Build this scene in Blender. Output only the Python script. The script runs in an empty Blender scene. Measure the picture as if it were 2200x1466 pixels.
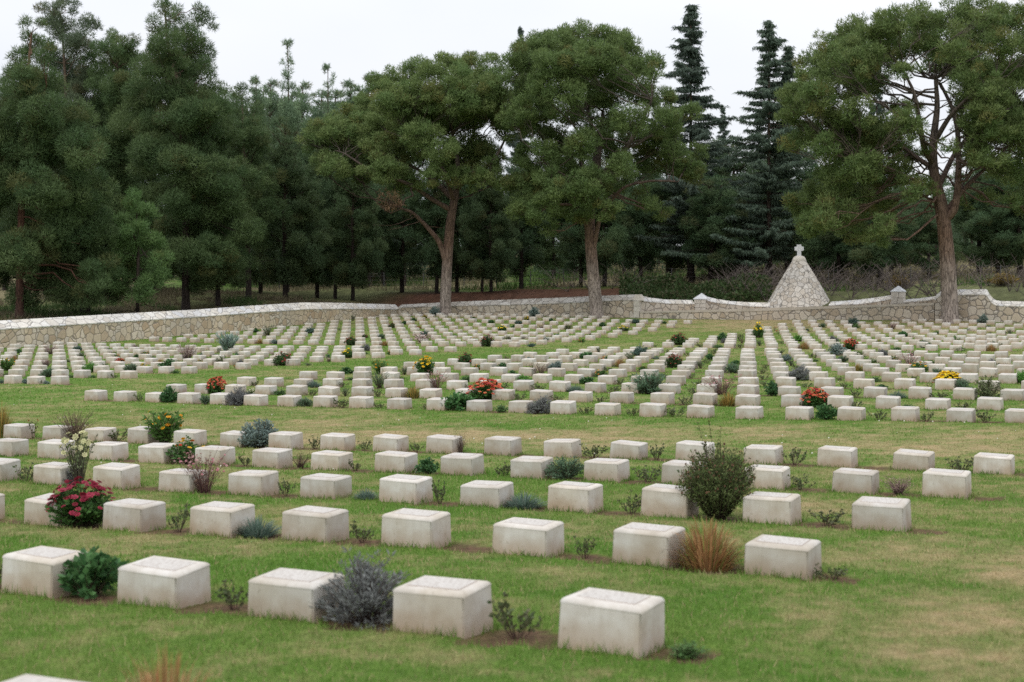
import bpy, bmesh, math, random
import numpy as np
from mathutils import Vector, Matrix, Euler

# ------------------------------------------------------------------ camera, sky, sun, exposure
SC = bpy.context.scene
COL = SC.collection
TH = math.radians(27.95)
CT, ST = math.cos(TH), math.sin(TH)
EYE = 1.75
FPX = 50.0 / 36.0 * 2200.0          # focal length in photograph pixels
YH = 610.0                          # horizon row in the photograph

cam_d = bpy.data.cameras.new('camera')
cam_d.lens = 50.0
cam_d.sensor_width = 36.0
cam_d.shift_y = -(733.0 - YH) / 2200.0
cam_d.clip_start = 0.05
cam_d.clip_end = 3000.0
cam_d.dof.use_dof = True
cam_d.dof.focus_distance = 27.0
cam_d.dof.aperture_fstop = 3.2
cam = bpy.data.objects.new('camera', cam_d)
COL.objects.link(cam)
cam.location = (0, 0, EYE)
cam.rotation_euler = (math.radians(90), 0, TH)
SC.camera = cam

SUN_EL, SUN_AZ = math.radians(58), math.radians(175)   # azimuth measured clockwise from +Y
world = bpy.data.worlds.new('World')
SC.world = world
world.use_nodes = True
wn, wl = world.node_tree.nodes, world.node_tree.links
wn.clear()
sky = wn.new('ShaderNodeTexSky')
sky.sky_type = 'NISHITA'
sky.sun_disc = False
sky.sun_elevation = SUN_EL
sky.sun_rotation = SUN_AZ
bg_sky = wn.new('ShaderNodeBackground')
bg_sky.inputs['Strength'].default_value = 0.10
wl.new(sky.outputs[0], bg_sky.inputs['Color'])
tc = wn.new('ShaderNodeTexCoord')
ns = wn.new('ShaderNodeTexNoise')
ns.inputs['Scale'].default_value = 1.6
ns.inputs['Detail'].default_value = 4.0
mp = wn.new('ShaderNodeMapping')
mp.inputs['Scale'].default_value = (1.0, 1.0, 2.4)
wl.new(tc.outputs['Generated'], mp.inputs['Vector'])
wl.new(mp.outputs[0], ns.inputs['Vector'])
rp = wn.new('ShaderNodeValToRGB')
rp.color_ramp.elements[0].position = 0.35
rp.color_ramp.elements[0].color = (0.80, 0.84, 0.92, 1)
rp.color_ramp.elements[1].position = 0.62
rp.color_ramp.elements[1].color = (0.96, 0.97, 1.0, 1)
wl.new(ns.outputs['Fac'], rp.inputs['Fac'])
bg_cloud = wn.new('ShaderNodeBackground')
sxyz = wn.new('ShaderNodeSeparateXYZ')
wl.new(tc.outputs['Generated'], sxyz.inputs[0])
zen = wn.new('ShaderNodeMapRange')                      # an overcast sky is brightest overhead
zen.inputs['From Min'].default_value = 0.12
zen.inputs['From Max'].default_value = 1.0
zen.inputs['To Min'].default_value = 1.06
zen.inputs['To Max'].default_value = 1.95
wl.new(sxyz.outputs['Z'], zen.inputs['Value'])
wl.new(zen.outputs[0], bg_cloud.inputs['Strength'])
wl.new(rp.outputs['Color'], bg_cloud.inputs['Color'])
mixw = wn.new('ShaderNodeMixShader')
mixw.inputs['Fac'].default_value = 0.90
wl.new(bg_sky.outputs[0], mixw.inputs[1])
wl.new(bg_cloud.outputs[0], mixw.inputs[2])
wo = wn.new('ShaderNodeOutputWorld')
wl.new(mixw.outputs[0], wo.inputs['Surface'])

sun_d = bpy.data.lights.new('sun', 'SUN')
sun_d.energy = 1.3
sun_d.angle = math.radians(60)
sun_d.color = (1.0, 0.96, 0.90)
sun = bpy.data.objects.new('sun', sun_d)
COL.objects.link(sun)
sun.location = (-20, -20, 60)
sdir = Vector((math.sin(SUN_AZ) * math.cos(SUN_EL), math.cos(SUN_AZ) * math.cos(SUN_EL), math.sin(SUN_EL)))
sun.rotation_euler = sdir.to_track_quat('Z', 'Y').to_euler()

SC.view_settings.view_transform = 'Standard'
SC.view_settings.look = 'None'
SC.view_settings.exposure = 0.0
SC.view_settings.gamma = 1.0
SC.view_settings.use_curve_mapping = False
SC.cycles.max_bounces = 6
SC.cycles.diffuse_bounces = 4
SC.cycles.transparent_max_bounces = 8
SC.cycles.use_denoising = False

# ------------------------------------------------------------------ helpers
def px_dir(x):
    return (x - 1100.0) / FPX

def unproject(x, y, z):
    """photograph pixel + depth along the lens axis -> world point"""
    a = px_dir(x) * z
    return Vector((a * CT - z * ST, a * ST + z * CT, EYE - (y - YH) * z / FPX))

def on_v(x, v):
    """(u, v, depth) where pixel column x meets the line Y = v"""
    k = px_dir(x)
    u = v * (k * CT - ST) / (CT + k * ST)
    return u, v, -u * ST + v * CT

def on_u(x, u):
    k = px_dir(x)
    v = u * (CT + k * ST) / (k * CT - ST)
    return u, v, -u * ST + v * CT

def z_of(y, depth):
    return EYE - (y - YH) * depth / FPX

def mk_mesh(name, V, F, col=None, smooth=False, attr=None):
    """V (n,3); F (m,k) int array or list of such arrays; col (n,3) vertex colours"""
    V = np.asarray(V, dtype=np.float32)
    if not isinstance(F, list):
        F = [F]
    F = [np.asarray(f, dtype=np.int32) for f in F if len(f)]
    me = bpy.data.meshes.new(name)
    me.vertices.add(len(V))
    me.vertices.foreach_set('co', V.ravel())
    loops = np.concatenate([f.ravel() for f in F])
    tot = np.concatenate([np.full(len(f), f.shape[1], dtype=np.int32) for f in F])
    start = np.concatenate([[0], np.cumsum(tot)[:-1]]).astype(np.int32)
    me.loops.add(len(loops))
    me.loops.foreach_set('vertex_index', loops)
    me.polygons.add(len(tot))
    me.polygons.foreach_set('loop_start', start)
    me.polygons.foreach_set('loop_total', tot)
    me.polygons.foreach_set('use_smooth', np.full(len(tot), bool(smooth)))
    if col is not None:
        a = me.attributes.new('Col', 'FLOAT_COLOR', 'POINT')
        c4 = np.ones((len(V), 4), dtype=np.float32)
        c4[:, :3] = col
        a.data.foreach_set('color', c4.ravel())
    if attr is not None:
        a = me.attributes.new('hgt', 'FLOAT', 'POINT')
        a.data.foreach_set('value', np.asarray(attr, dtype=np.float32))
    me.update(calc_edges=True)
    me.validate()
    return me

def link(name, me, mat=None, parent=None, loc=None):
    o = bpy.data.objects.new(name, me)
    COL.objects.link(o)
    if mat is not None and me is not None and len(me.materials) == 0:
        me.materials.append(mat)
    if parent is not None:
        o.parent = parent
    if loc is not None:
        o.location = loc
    return o

def empty(name, loc=(0, 0, 0), rz=0.0):
    o = bpy.data.objects.new(name, None)
    o.empty_display_size = 0.2
    COL.objects.link(o)
    o.location = loc
    o.rotation_euler = (0, 0, rz)
    return o

def tag(o, label=None, cat=None, group=None, kind=None):
    if label: o['label'] = label
    if cat: o['category'] = cat
    if group: o['group'] = group
    if kind: o['kind'] = kind
    return o

def merge(parts):
    """[(V,F,C)] with equal-width faces -> one (V, [F...], C)"""
    Vs, Fs, Cs, n = [], {}, [], 0
    for V, F, C in [q[:3] for q in parts]:
        if len(V) == 0: continue
        for f in (F if isinstance(F, list) else [F]):
            f = np.asarray(f)
            if len(f): Fs.setdefault(f.shape[1], []).append(f + n)
        Vs.append(V); Cs.append(np.broadcast_to(np.asarray(C, dtype=np.float32), (len(V), 3)))
        n += len(V)
    return np.concatenate(Vs), [np.concatenate(a) for a in Fs.values()], np.concatenate(Cs)

def unit(a):
    return a / np.maximum(np.linalg.norm(a, axis=-1, keepdims=True), 1e-9)

def rand_unit(rng, n):
    return unit(rng.normal(size=(n, 3)))

def blades(rng, p, d, L, W, face=None):
    """thin triangles: base p, direction d, length L, width W"""
    n = len(p)
    L = np.broadcast_to(L, (n,))[:, None]; W = np.broadcast_to(W, (n,))[:, None]
    s = unit(np.cross(d, rand_unit(rng, n) if face is None else face)) * W * 0.5
    tip = p + d * L
    V = np.stack([p - s, p + s, tip], 1).reshape(-1, 3)
    F = np.arange(3 * n).reshape(-1, 3)
    return V, F

def leaves(rng, p, d, L, W, up=0.4):
    """diamond leaves (quads) folded a little"""
    n = len(p)
    L = np.broadcast_to(L, (n,))[:, None]; W = np.broadcast_to(W, (n,))[:, None]
    r = rand_unit(rng, n); r[:, 2] *= 0.3
    s = unit(np.cross(d, unit(r))) * W * 0.5
    mid = p + d * L * 0.45
    V = np.stack([p, mid + s, p + d * L, mid - s], 1).reshape(-1, 3)
    F = np.arange(4 * n).reshape(-1, 4)
    return V, F

def tube(pts, rad, sides=5):
    pts = np.asarray(pts, dtype=float); n = len(pts)
    rad = np.broadcast_to(rad, (n,))
    t = np.gradient(pts, axis=0); t = unit(t)
    ref = np.array([0.31, 0.95, 0.05])
    a = unit(np.cross(t, ref)); b = np.cross(t, a)
    ang = np.linspace(0, 2 * np.pi, sides, endpoint=False)
    V = pts[:, None, :] + rad[:, None, None] * (np.cos(ang)[None, :, None] * a[:, None, :] + np.sin(ang)[None, :, None] * b[:, None, :])
    V = V.reshape(-1, 3)
    i = np.arange(n - 1)[:, None] * sides; j = np.arange(sides)[None, :]; k = (j + 1) % sides
    F = np.stack([i + j, i + k, i + sides + k, i + sides + j], -1).reshape(-1, 4)
    return V, F

def smoothstep(x):
    x = np.clip(x, 0, 1); return x * x * (3 - 2 * x)

_ng = np.random.default_rng(5).random((64, 64))
def noise2(x, y):
    xi = np.floor(x).astype(int); yi = np.floor(y).astype(int)
    fx = smoothstep(x - xi); fy = smoothstep(y - yi)
    g = lambda a, b: _ng[a % 64, b % 64]
    return (g(xi, yi) * (1 - fx) + g(xi + 1, yi) * fx) * (1 - fy) + (g(xi, yi + 1) * (1 - fx) + g(xi + 1, yi + 1) * fx) * fy
def fbm(x, y, o=4):
    s = 0; a = 0.5; t = 0
    for k in range(o):
        s = s + a * noise2(x * 2 ** k + 17 * k, y * 2 ** k + 31 * k); t += a; a *= 0.5
    return s / t

# ------------------------------------------------------------------ materials
def new_mat(name):
    m = bpy.data.materials.new(name)
    m.use_nodes = True
    nt = m.node_tree
    nt.nodes.clear()
    out = nt.nodes.new('ShaderNodeOutputMaterial')
    return m, nt, out

def N(nt, t, **kw):
    n = nt.nodes.new(t)
    for k, v in kw.items():
        if k in n.inputs: n.inputs[k].default_value = v
        else: setattr(n, k, v)
    return n

def ramp(nt, src, stops):
    r = nt.nodes.new('ShaderNodeValToRGB')
    while len(r.color_ramp.elements) < len(stops): r.color_ramp.elements.new(0.5)
    for e, (p, c) in zip(r.color_ramp.elements, stops):
        e.position = p; e.color = (*c, 1) if len(c) == 3 else c
    nt.links.new(src, r.inputs['Fac'])
    return r

def mixc(nt, a, b, fac, mode='MIX'):
    m = nt.nodes.new('ShaderNodeMix'); m.data_type = 'RGBA'; m.blend_type = mode
    for sock, v in ((m.inputs['Factor'], fac), (m.inputs['A'], a), (m.inputs['B'], b)):
        if hasattr(v, 'node'): nt.links.new(v, sock)
        elif isinstance(v, (int, float)): sock.default_value = v
        else: sock.default_value = (*v, 1)
    return m.outputs['Result']

def bump(nt, h, strength=0.4, dist=0.02):
    b = N(nt, 'ShaderNodeBump', Strength=strength, Distance=dist)
    nt.links.new(h, b.inputs['Height'])
    return b.outputs['Normal']

def finish(nt, out, col, rough=0.85, normal=None, spec=0.25):
    p = N(nt, 'ShaderNodeBsdfPrincipled', Roughness=rough)
    p.inputs['Specular IOR Level'].default_value = spec
    if hasattr(col, 'node'): nt.links.new(col, p.inputs['Base Color'])
    else: p.inputs['Base Color'].default_value = (*col, 1)
    if normal is not None: nt.links.new(normal, p.inputs['Normal'])
    nt.links.new(p.outputs[0], out.inputs['Surface'])
    return p

def leaf_mat(name, trans=0.25, rough=0.6, jitter=0.12):
    m, nt, out = new_mat(name)
    at = N(nt, 'ShaderNodeAttribute', attribute_name='Col')
    oi = N(nt, 'ShaderNodeObjectInfo')
    hs = N(nt, 'ShaderNodeHueSaturation')
    mr = N(nt, 'ShaderNodeMapRange'); mr.inputs['To Min'].default_value = 1 - jitter; mr.inputs['To Max'].default_value = 1 + jitter
    nt.links.new(oi.outputs['Random'], mr.inputs['Value'])
    nt.links.new(mr.outputs[0], hs.inputs['Value'])
    nt.links.new(at.outputs['Color'], hs.inputs['Color'])
    p = N(nt, 'ShaderNodeBsdfPrincipled', Roughness=rough)
    p.inputs['Specular IOR Level'].default_value = 0.2
    nt.links.new(hs.outputs[0], p.inputs['Base Color'])
    t = N(nt, 'ShaderNodeBsdfTranslucent')
    nt.links.new(hs.outputs[0], t.inputs['Color'])
    mx = N(nt, 'ShaderNodeMixShader'); mx.inputs['Fac'].default_value = trans
    nt.links.new(p.outputs[0], mx.inputs[1]); nt.links.new(t.outputs[0], mx.inputs[2])
    nt.links.new(mx.outputs[0], out.inputs['Surface'])
    return m

M_NEEDLE = leaf_mat('needle foliage', 0.35, 0.6, 0.12)
M_SPRAY = leaf_mat('fir sprays', 0.35, 0.6, 0.1)
M_LEAF = leaf_mat('plant leaves', 0.25, 0.6, 0.12)
M_GRASS = leaf_mat('grass blades', 0.35, 0.6, 0.0)
M_PETAL = leaf_mat('petals', 0.25, 0.6, 0.08)

def stem_mat():
    m, nt, out = new_mat('woody stems')
    at = N(nt, 'ShaderNodeAttribute', attribute_name='Col')
    n = N(nt, 'ShaderNodeTexNoise', Scale=60.0)
    c = mixc(nt, at.outputs['Color'], ramp(nt, n.outputs['Fac'], [(0.3, (0.5, 0.5, 0.5)), (0.7, (1.2, 1.2, 1.2))]).outputs[0], 1.0, 'MULTIPLY')
    finish(nt, out, c, 0.85)
    return m
M_STEM = stem_mat()

def marker_mat():
    m, nt, out = new_mat('pale weathered limestone')
    g = N(nt, 'ShaderNodeNewGeometry')
    oi = N(nt, 'ShaderNodeObjectInfo')
    a = N(nt, 'ShaderNodeAttribute', attribute_name='hgt')
    n1 = N(nt, 'ShaderNodeTexNoise', Scale=7.0, Detail=4.0, Roughness=0.55)
    n2 = N(nt, 'ShaderNodeTexNoise', Scale=160.0, Detail=3.0)
    ms = N(nt, 'ShaderNodeMapping'); ms.inputs['Scale'].default_value = (34, 34, 3.0)
    n3 = N(nt, 'ShaderNodeTexNoise', Scale=1.0, Detail=4.0, Roughness=0.6)
    for n in (n1, n2): nt.links.new(g.outputs['Position'], n.inputs['Vector'])
    nt.links.new(g.outputs['Position'], ms.inputs['Vector']); nt.links.new(ms.outputs[0], n3.inputs['Vector'])
    base = ramp(nt, n1.outputs['Fac'], [(0.25, (0.43, 0.395, 0.345)), (0.5, (0.50, 0.468, 0.42)), (0.75, (0.56, 0.538, 0.50))]).outputs[0]
    streak = ramp(nt, n3.outputs['Fac'], [(0.32, (0.84, 0.825, 0.80)), (0.55, (1, 1, 1))]).outputs[0]
    c = mixc(nt, base, streak, 0.45, 'MULTIPLY')
    # earth splashed up from the bed: tan stain with a ragged upper edge
    ad = N(nt, 'ShaderNodeMath', operation='MULTIPLY_ADD'); ad.inputs[1].default_value = 0.65
    nt.links.new(n1.outputs['Fac'], ad.inputs[0]); nt.links.new(a.outputs['Fac'], ad.inputs[2])
    st = ramp(nt, ad.outputs[0], [(0.40, (1, 1, 1)), (1.18, (0, 0, 0))])
    sf = N(nt, 'ShaderNodeMath', operation='MULTIPLY'); sf.inputs[1].default_value = 0.88
    nt.links.new(st.outputs[0], sf.inputs[0])
    c = mixc(nt, c, (0.36, 0.275, 0.20), sf.outputs[0])
    n4 = N(nt, 'ShaderNodeTexNoise', Scale=21.0, Detail=5.0, Roughness=0.7)
    nt.links.new(g.outputs['Position'], n4.inputs['Vector'])
    c = mixc(nt, c, ramp(nt, n4.outputs['Fac'], [(0.60, (1, 1, 1)), (0.70, (0.66, 0.63, 0.58))]).outputs[0], 0.7, 'MULTIPLY')   # lichen and rain marks
    n5 = N(nt, 'ShaderNodeTexNoise', Scale=2.3, Detail=2.0)
    nt.links.new(g.outputs['Position'], n5.inputs['Vector'])
    c = mixc(nt, c, ramp(nt, n5.outputs['Fac'], [(0.38, (0.91, 0.865, 0.80)), (0.60, (1.05, 1.05, 1.06))]).outputs[0], 0.9, 'MULTIPLY')
    hs = N(nt, 'ShaderNodeHueSaturation'); mr = N(nt, 'ShaderNodeMapRange')
    mr.inputs['To Min'].default_value = 0.88; mr.inputs['To Max'].default_value = 1.12
    nt.links.new(oi.outputs['Random'], mr.inputs['Value']); nt.links.new(mr.outputs[0], hs.inputs['Value']); nt.links.new(c, hs.inputs['Color'])
    finish(nt, out, hs.outputs[0], 0.8, bump(nt, n2.outputs['Fac'], 0.05, 0.002))
    return m
M_MARKER = marker_mat()

def panel_mat():
    m, nt, out = new_mat('engraved panel')
    g = N(nt, 'ShaderNodeTexCoord')
    n1 = N(nt, 'ShaderNodeTexNoise', Scale=45.0, Detail=5.0, Roughness=0.7)
    mp_ = N(nt, 'ShaderNodeMapping'); mp_.inputs['Scale'].default_value = (60, 22, 1)
    w = N(nt, 'ShaderNodeTexNoise', Scale=1.0, Detail=2.0)
    nt.links.new(g.outputs['Object'], n1.inputs['Vector']); nt.links.new(g.outputs['Object'], mp_.inputs['Vector']); nt.links.new(mp_.outputs[0], w.inputs['Vector'])
    c = ramp(nt, n1.outputs['Fac'], [(0.3, (0.43, 0.395, 0.36)), (0.55, (0.51, 0.485, 0.45)), (0.75, (0.56, 0.54, 0.515))]).outputs[0]
    c = mixc(nt, c, ramp(nt, w.outputs['Fac'], [(0.42, (0.80, 0.78, 0.77)), (0.52, (1, 1, 1))]).outputs[0], 0.7, 'MULTIPLY')
    finish(nt, out, c, 0.85, bump(nt, w.outputs['Fac'], 0.35, 0.004))
    return m
M_PANEL = panel_mat()

def groove_mat():
    m, nt, out = new_mat('lichened groove')
    n1 = N(nt, 'ShaderNodeTexNoise', Scale=30.0, Detail=3.0)
    finish(nt, out, ramp(nt, n1.outputs['Fac'], [(0.35, (0.34, 0.26, 0.21)), (0.6, (0.46, 0.42, 0.385))]).outputs[0], 0.9)
    return m
M_GROOVE = groove_mat()

def rubble_mat(name, scale, tones, mortar, width=0.05, zsq=1.0, bump_s=0.7, white=0.0, stretch=(1, 1, 1)):
    """crazy rubble masonry: irregular stones with recessed joints"""
    m, nt, out = new_mat(name)
    t = N(nt, 'ShaderNodeTexCoord')
    mp_ = N(nt, 'ShaderNodeMapping'); mp_.inputs['Scale'].default_value = stretch
    nt.links.new(t.outputs['Object'], mp_.inputs['Vector'])
    nz = N(nt, 'ShaderNodeTexNoise', Scale=1.3, Detail=2.0)
    nt.links.new(mp_.outputs[0], nz.inputs['Vector'])
    vm = N(nt, 'ShaderNodeVectorMath', operation='MULTIPLY_ADD'); vm.inputs[1].default_value = (0.22, 0.22, 0.22)
    nt.links.new(nz.outputs['Color'], vm.inputs[0]); nt.links.new(mp_.outputs[0], vm.inputs[2])
    ve = N(nt, 'ShaderNodeTexVoronoi', Scale=scale, feature='DISTANCE_TO_EDGE')
    vc = N(nt, 'ShaderNodeTexVoronoi', Scale=scale, feature='F1')
    nt.links.new(vm.outputs[0], ve.inputs['Vector']); nt.links.new(vm.outputs[0], vc.inputs['Vector'])
    sp = N(nt, 'ShaderNodeSeparateColor'); nt.links.new(vc.outputs['Color'], sp.inputs[0])
    stone = ramp(nt, sp.outputs[0], tones).outputs[0]
    n1 = N(nt, 'ShaderNodeTexNoise', Scale=7.0, Detail=5.0, Roughness=0.65)
    nt.links.new(t.outputs['Object'], n1.inputs['Vector'])
    stone = mixc(nt, stone, ramp(nt, n1.outputs['Fac'], [(0.3, (0.82, 0.80, 0.78)), (0.65, (1.06, 1.06, 1.06))]).outputs[0], 0.8, 'MULTIPLY')
    big = N(nt, 'ShaderNodeTexNoise', Scale=0.35, Detail=3.0)
    nt.links.new(t.outputs['Object'], big.inputs['Vector'])
    stone = mixc(nt, stone, ramp(nt, big.outputs['Fac'], [(0.35, (0.78, 0.79, 0.81)), (0.6, (1.05, 1.03, 1.0))]).outputs[0], 0.7, 'MULTIPLY')
    jn = ramp(nt, ve.outputs['Distance'], [(width * 0.55, (0, 0, 0)), (width, (1, 1, 1))])
    c = mixc(nt, mortar, stone, jn.outputs[0])
    hgt = ramp(nt, ve.outputs['Distance'], [(width * 0.3, (0, 0, 0)), (width * 1.8, (1, 1, 1))])
    finish(nt, out, c, 0.88, bump(nt, hgt.outputs[0], bump_s, 0.03))
    return m
TAN = [(0.0, (0.48, 0.36, 0.25)), (0.25, (0.58, 0.48, 0.36)), (0.55, (0.66, 0.55, 0.42)), (0.8, (0.60, 0.53, 0.45)), (1.0, (0.70, 0.61, 0.50))]
GREYTAN = [(0.0, (0.40, 0.33, 0.25)), (0.3, (0.50, 0.43, 0.34)), (0.6, (0.55, 0.50, 0.43)), (0.85, (0.48, 0.40, 0.31)), (1.0, (0.58, 0.53, 0.46))]
WHITE = [(0.0, (0.58, 0.54, 0.48)), (0.3, (0.68, 0.65, 0.60)), (0.7, (0.74, 0.72, 0.68)), (1.0, (0.64, 0.64, 0.65))]
M_WALL_L = rubble_mat('tan rubble masonry', 2.6, TAN, (0.27, 0.225, 0.18), 0.045)
M_WALL_B = rubble_mat('grey tan rubble masonry', 2.5, GREYTAN, (0.20, 0.175, 0.15), 0.055)
M_COPING_B = rubble_mat('grey slab coping', 1.9, [(0.0, (0.40, 0.37, 0.33)), (0.5, (0.50, 0.475, 0.435)), (1.0, (0.56, 0.545, 0.515))], (0.22, 0.205, 0.185), 0.04, stretch=(1, 1, 1.6))
M_COPING = rubble_mat('pale slab coping', 1.9, WHITE, (0.33, 0.31, 0.29), 0.035, stretch=(1, 1, 1.6))
M_CONE = rubble_mat('pale crazy stonework', 3.2, [(0.0, (0.46, 0.41, 0.345)), (0.3, (0.58, 0.535, 0.47)), (0.7, (0.63, 0.60, 0.55)), (1.0, (0.53, 0.50, 0.46))], (0.19, 0.175, 0.155), 0.05, bump_s=0.5)

def plain_stone(name, c0, c1, sc=6.0):
    m, nt, out = new_mat(name)
    t = N(nt, 'ShaderNodeTexCoord')
    n1 = N(nt, 'ShaderNodeTexNoise', Scale=sc, Detail=5.0, Roughness=0.65)
    nt.links.new(t.outputs['Object'], n1.inputs['Vector'])
    finish(nt, out, ramp(nt, n1.outputs['Fac'], [(0.3, c0), (0.7, c1)]).outputs[0], 0.85, bump(nt, n1.outputs['Fac'], 0.3, 0.02))
    return m
M_ASHLAR = plain_stone('dressed stone', (0.46, 0.42, 0.36), (0.62, 0.58, 0.52), 2.2)
M_CROSS = plain_stone('white cross stone', (0.58, 0.59, 0.61), (0.74, 0.75, 0.77), 4.0)
M_LEDGE = plain_stone('ledge stone', (0.38, 0.34, 0.28), (0.54, 0.48, 0.41), 1.5)

def bark_mat(name, stops, zs):
    """plated bark; stops = [(height fraction, colour)] along the trunk's own z"""
    m, nt, out = new_mat(name)
    t = N(nt, 'ShaderNodeTexCoord')
    mp_ = N(nt, 'ShaderNodeMapping'); mp_.inputs['Scale'].default_value = (9, 9, 1.6)
    nt.links.new(t.outputs['Object'], mp_.inputs['Vector'])
    n1 = N(nt, 'ShaderNodeTexNoise', Scale=1.0, Detail=6.0, Roughness=0.7)
    nt.links.new(mp_.outputs[0], n1.inputs['Vector'])
    v1 = N(nt, 'ShaderNodeTexVoronoi', Scale=1.1, feature='DISTANCE_TO_EDGE')
    nt.links.new(mp_.outputs[0], v1.inputs['Vector'])
    sx = N(nt, 'ShaderNodeSeparateXYZ'); nt.links.new(t.outputs['Object'], sx.inputs[0])
    n2 = N(nt, 'ShaderNodeTexNoise', Scale=0.9, Detail=3.0); nt.links.new(t.outputs['Object'], n2.inputs['Vector'])
    ad = N(nt, 'ShaderNodeMath', operation='MULTIPLY_ADD'); ad.inputs[1].default_value = 2.6
    nt.links.new(n2.outputs['Fac'], ad.inputs[0]); nt.links.new(sx.outputs['Z'], ad.inputs[2])
    dv = N(nt, 'ShaderNodeMath', operation='DIVIDE'); dv.inputs[1].default_value = zs
    nt.links.new(ad.outputs[0], dv.inputs[0])
    base = ramp(nt, dv.outputs[0], stops).outputs[0]
    c = mixc(nt, base, ramp(nt, n1.outputs['Fac'], [(0.3, (0.35, 0.33, 0.32)), (0.65, (1.25, 1.2, 1.15))]).outputs[0], 1.0, 'MULTIPLY')
    c = mixc(nt, c, ramp(nt, v1.outputs['Distance'], [(0.02, (0.35, 0.33, 0.32)), (0.14, (1, 1, 1))]).outputs[0], 0.8, 'MULTIPLY')
    finish(nt, out, c, 0.9, bump(nt, n1.outputs['Fac'], 0.9, 0.05))
    return m
M_BARK_STONE = bark_mat('umbrella pine bark', [(0.0, (0.40, 0.36, 0.335)), (0.30, (0.35, 0.30, 0.27)), (0.50, (0.22, 0.145, 0.11)), (0.8, (0.14, 0.10, 0.085)), (1.0, (0.13, 0.11, 0.095))], 12.0)
M_BARK_PINE = bark_mat('dark pine bark', [(0.0, (0.045, 0.038, 0.034)), (0.5, (0.075, 0.055, 0.045)), (1.0, (0.16, 0.12, 0.09))], 16.0)
M_BARK_RED = bark_mat('reddish pine bark', [(0.0, (0.05, 0.035, 0.03)), (0.3, (0.15, 0.075, 0.05)), (1.0, (0.20, 0.13, 0.09))], 16.0)
def metal_mat():
    m, nt, out = new_mat('dull grey wire')
    n1 = N(nt, 'ShaderNodeTexNoise', Scale=20.0)
    finish(nt, out, ramp(nt, n1.outputs['Fac'], [(0.3, (0.06, 0.06, 0.06)), (0.7, (0.14, 0.14, 0.14))]).outputs[0], 0.6)
    return m
M_WIRE = metal_mat()

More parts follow.
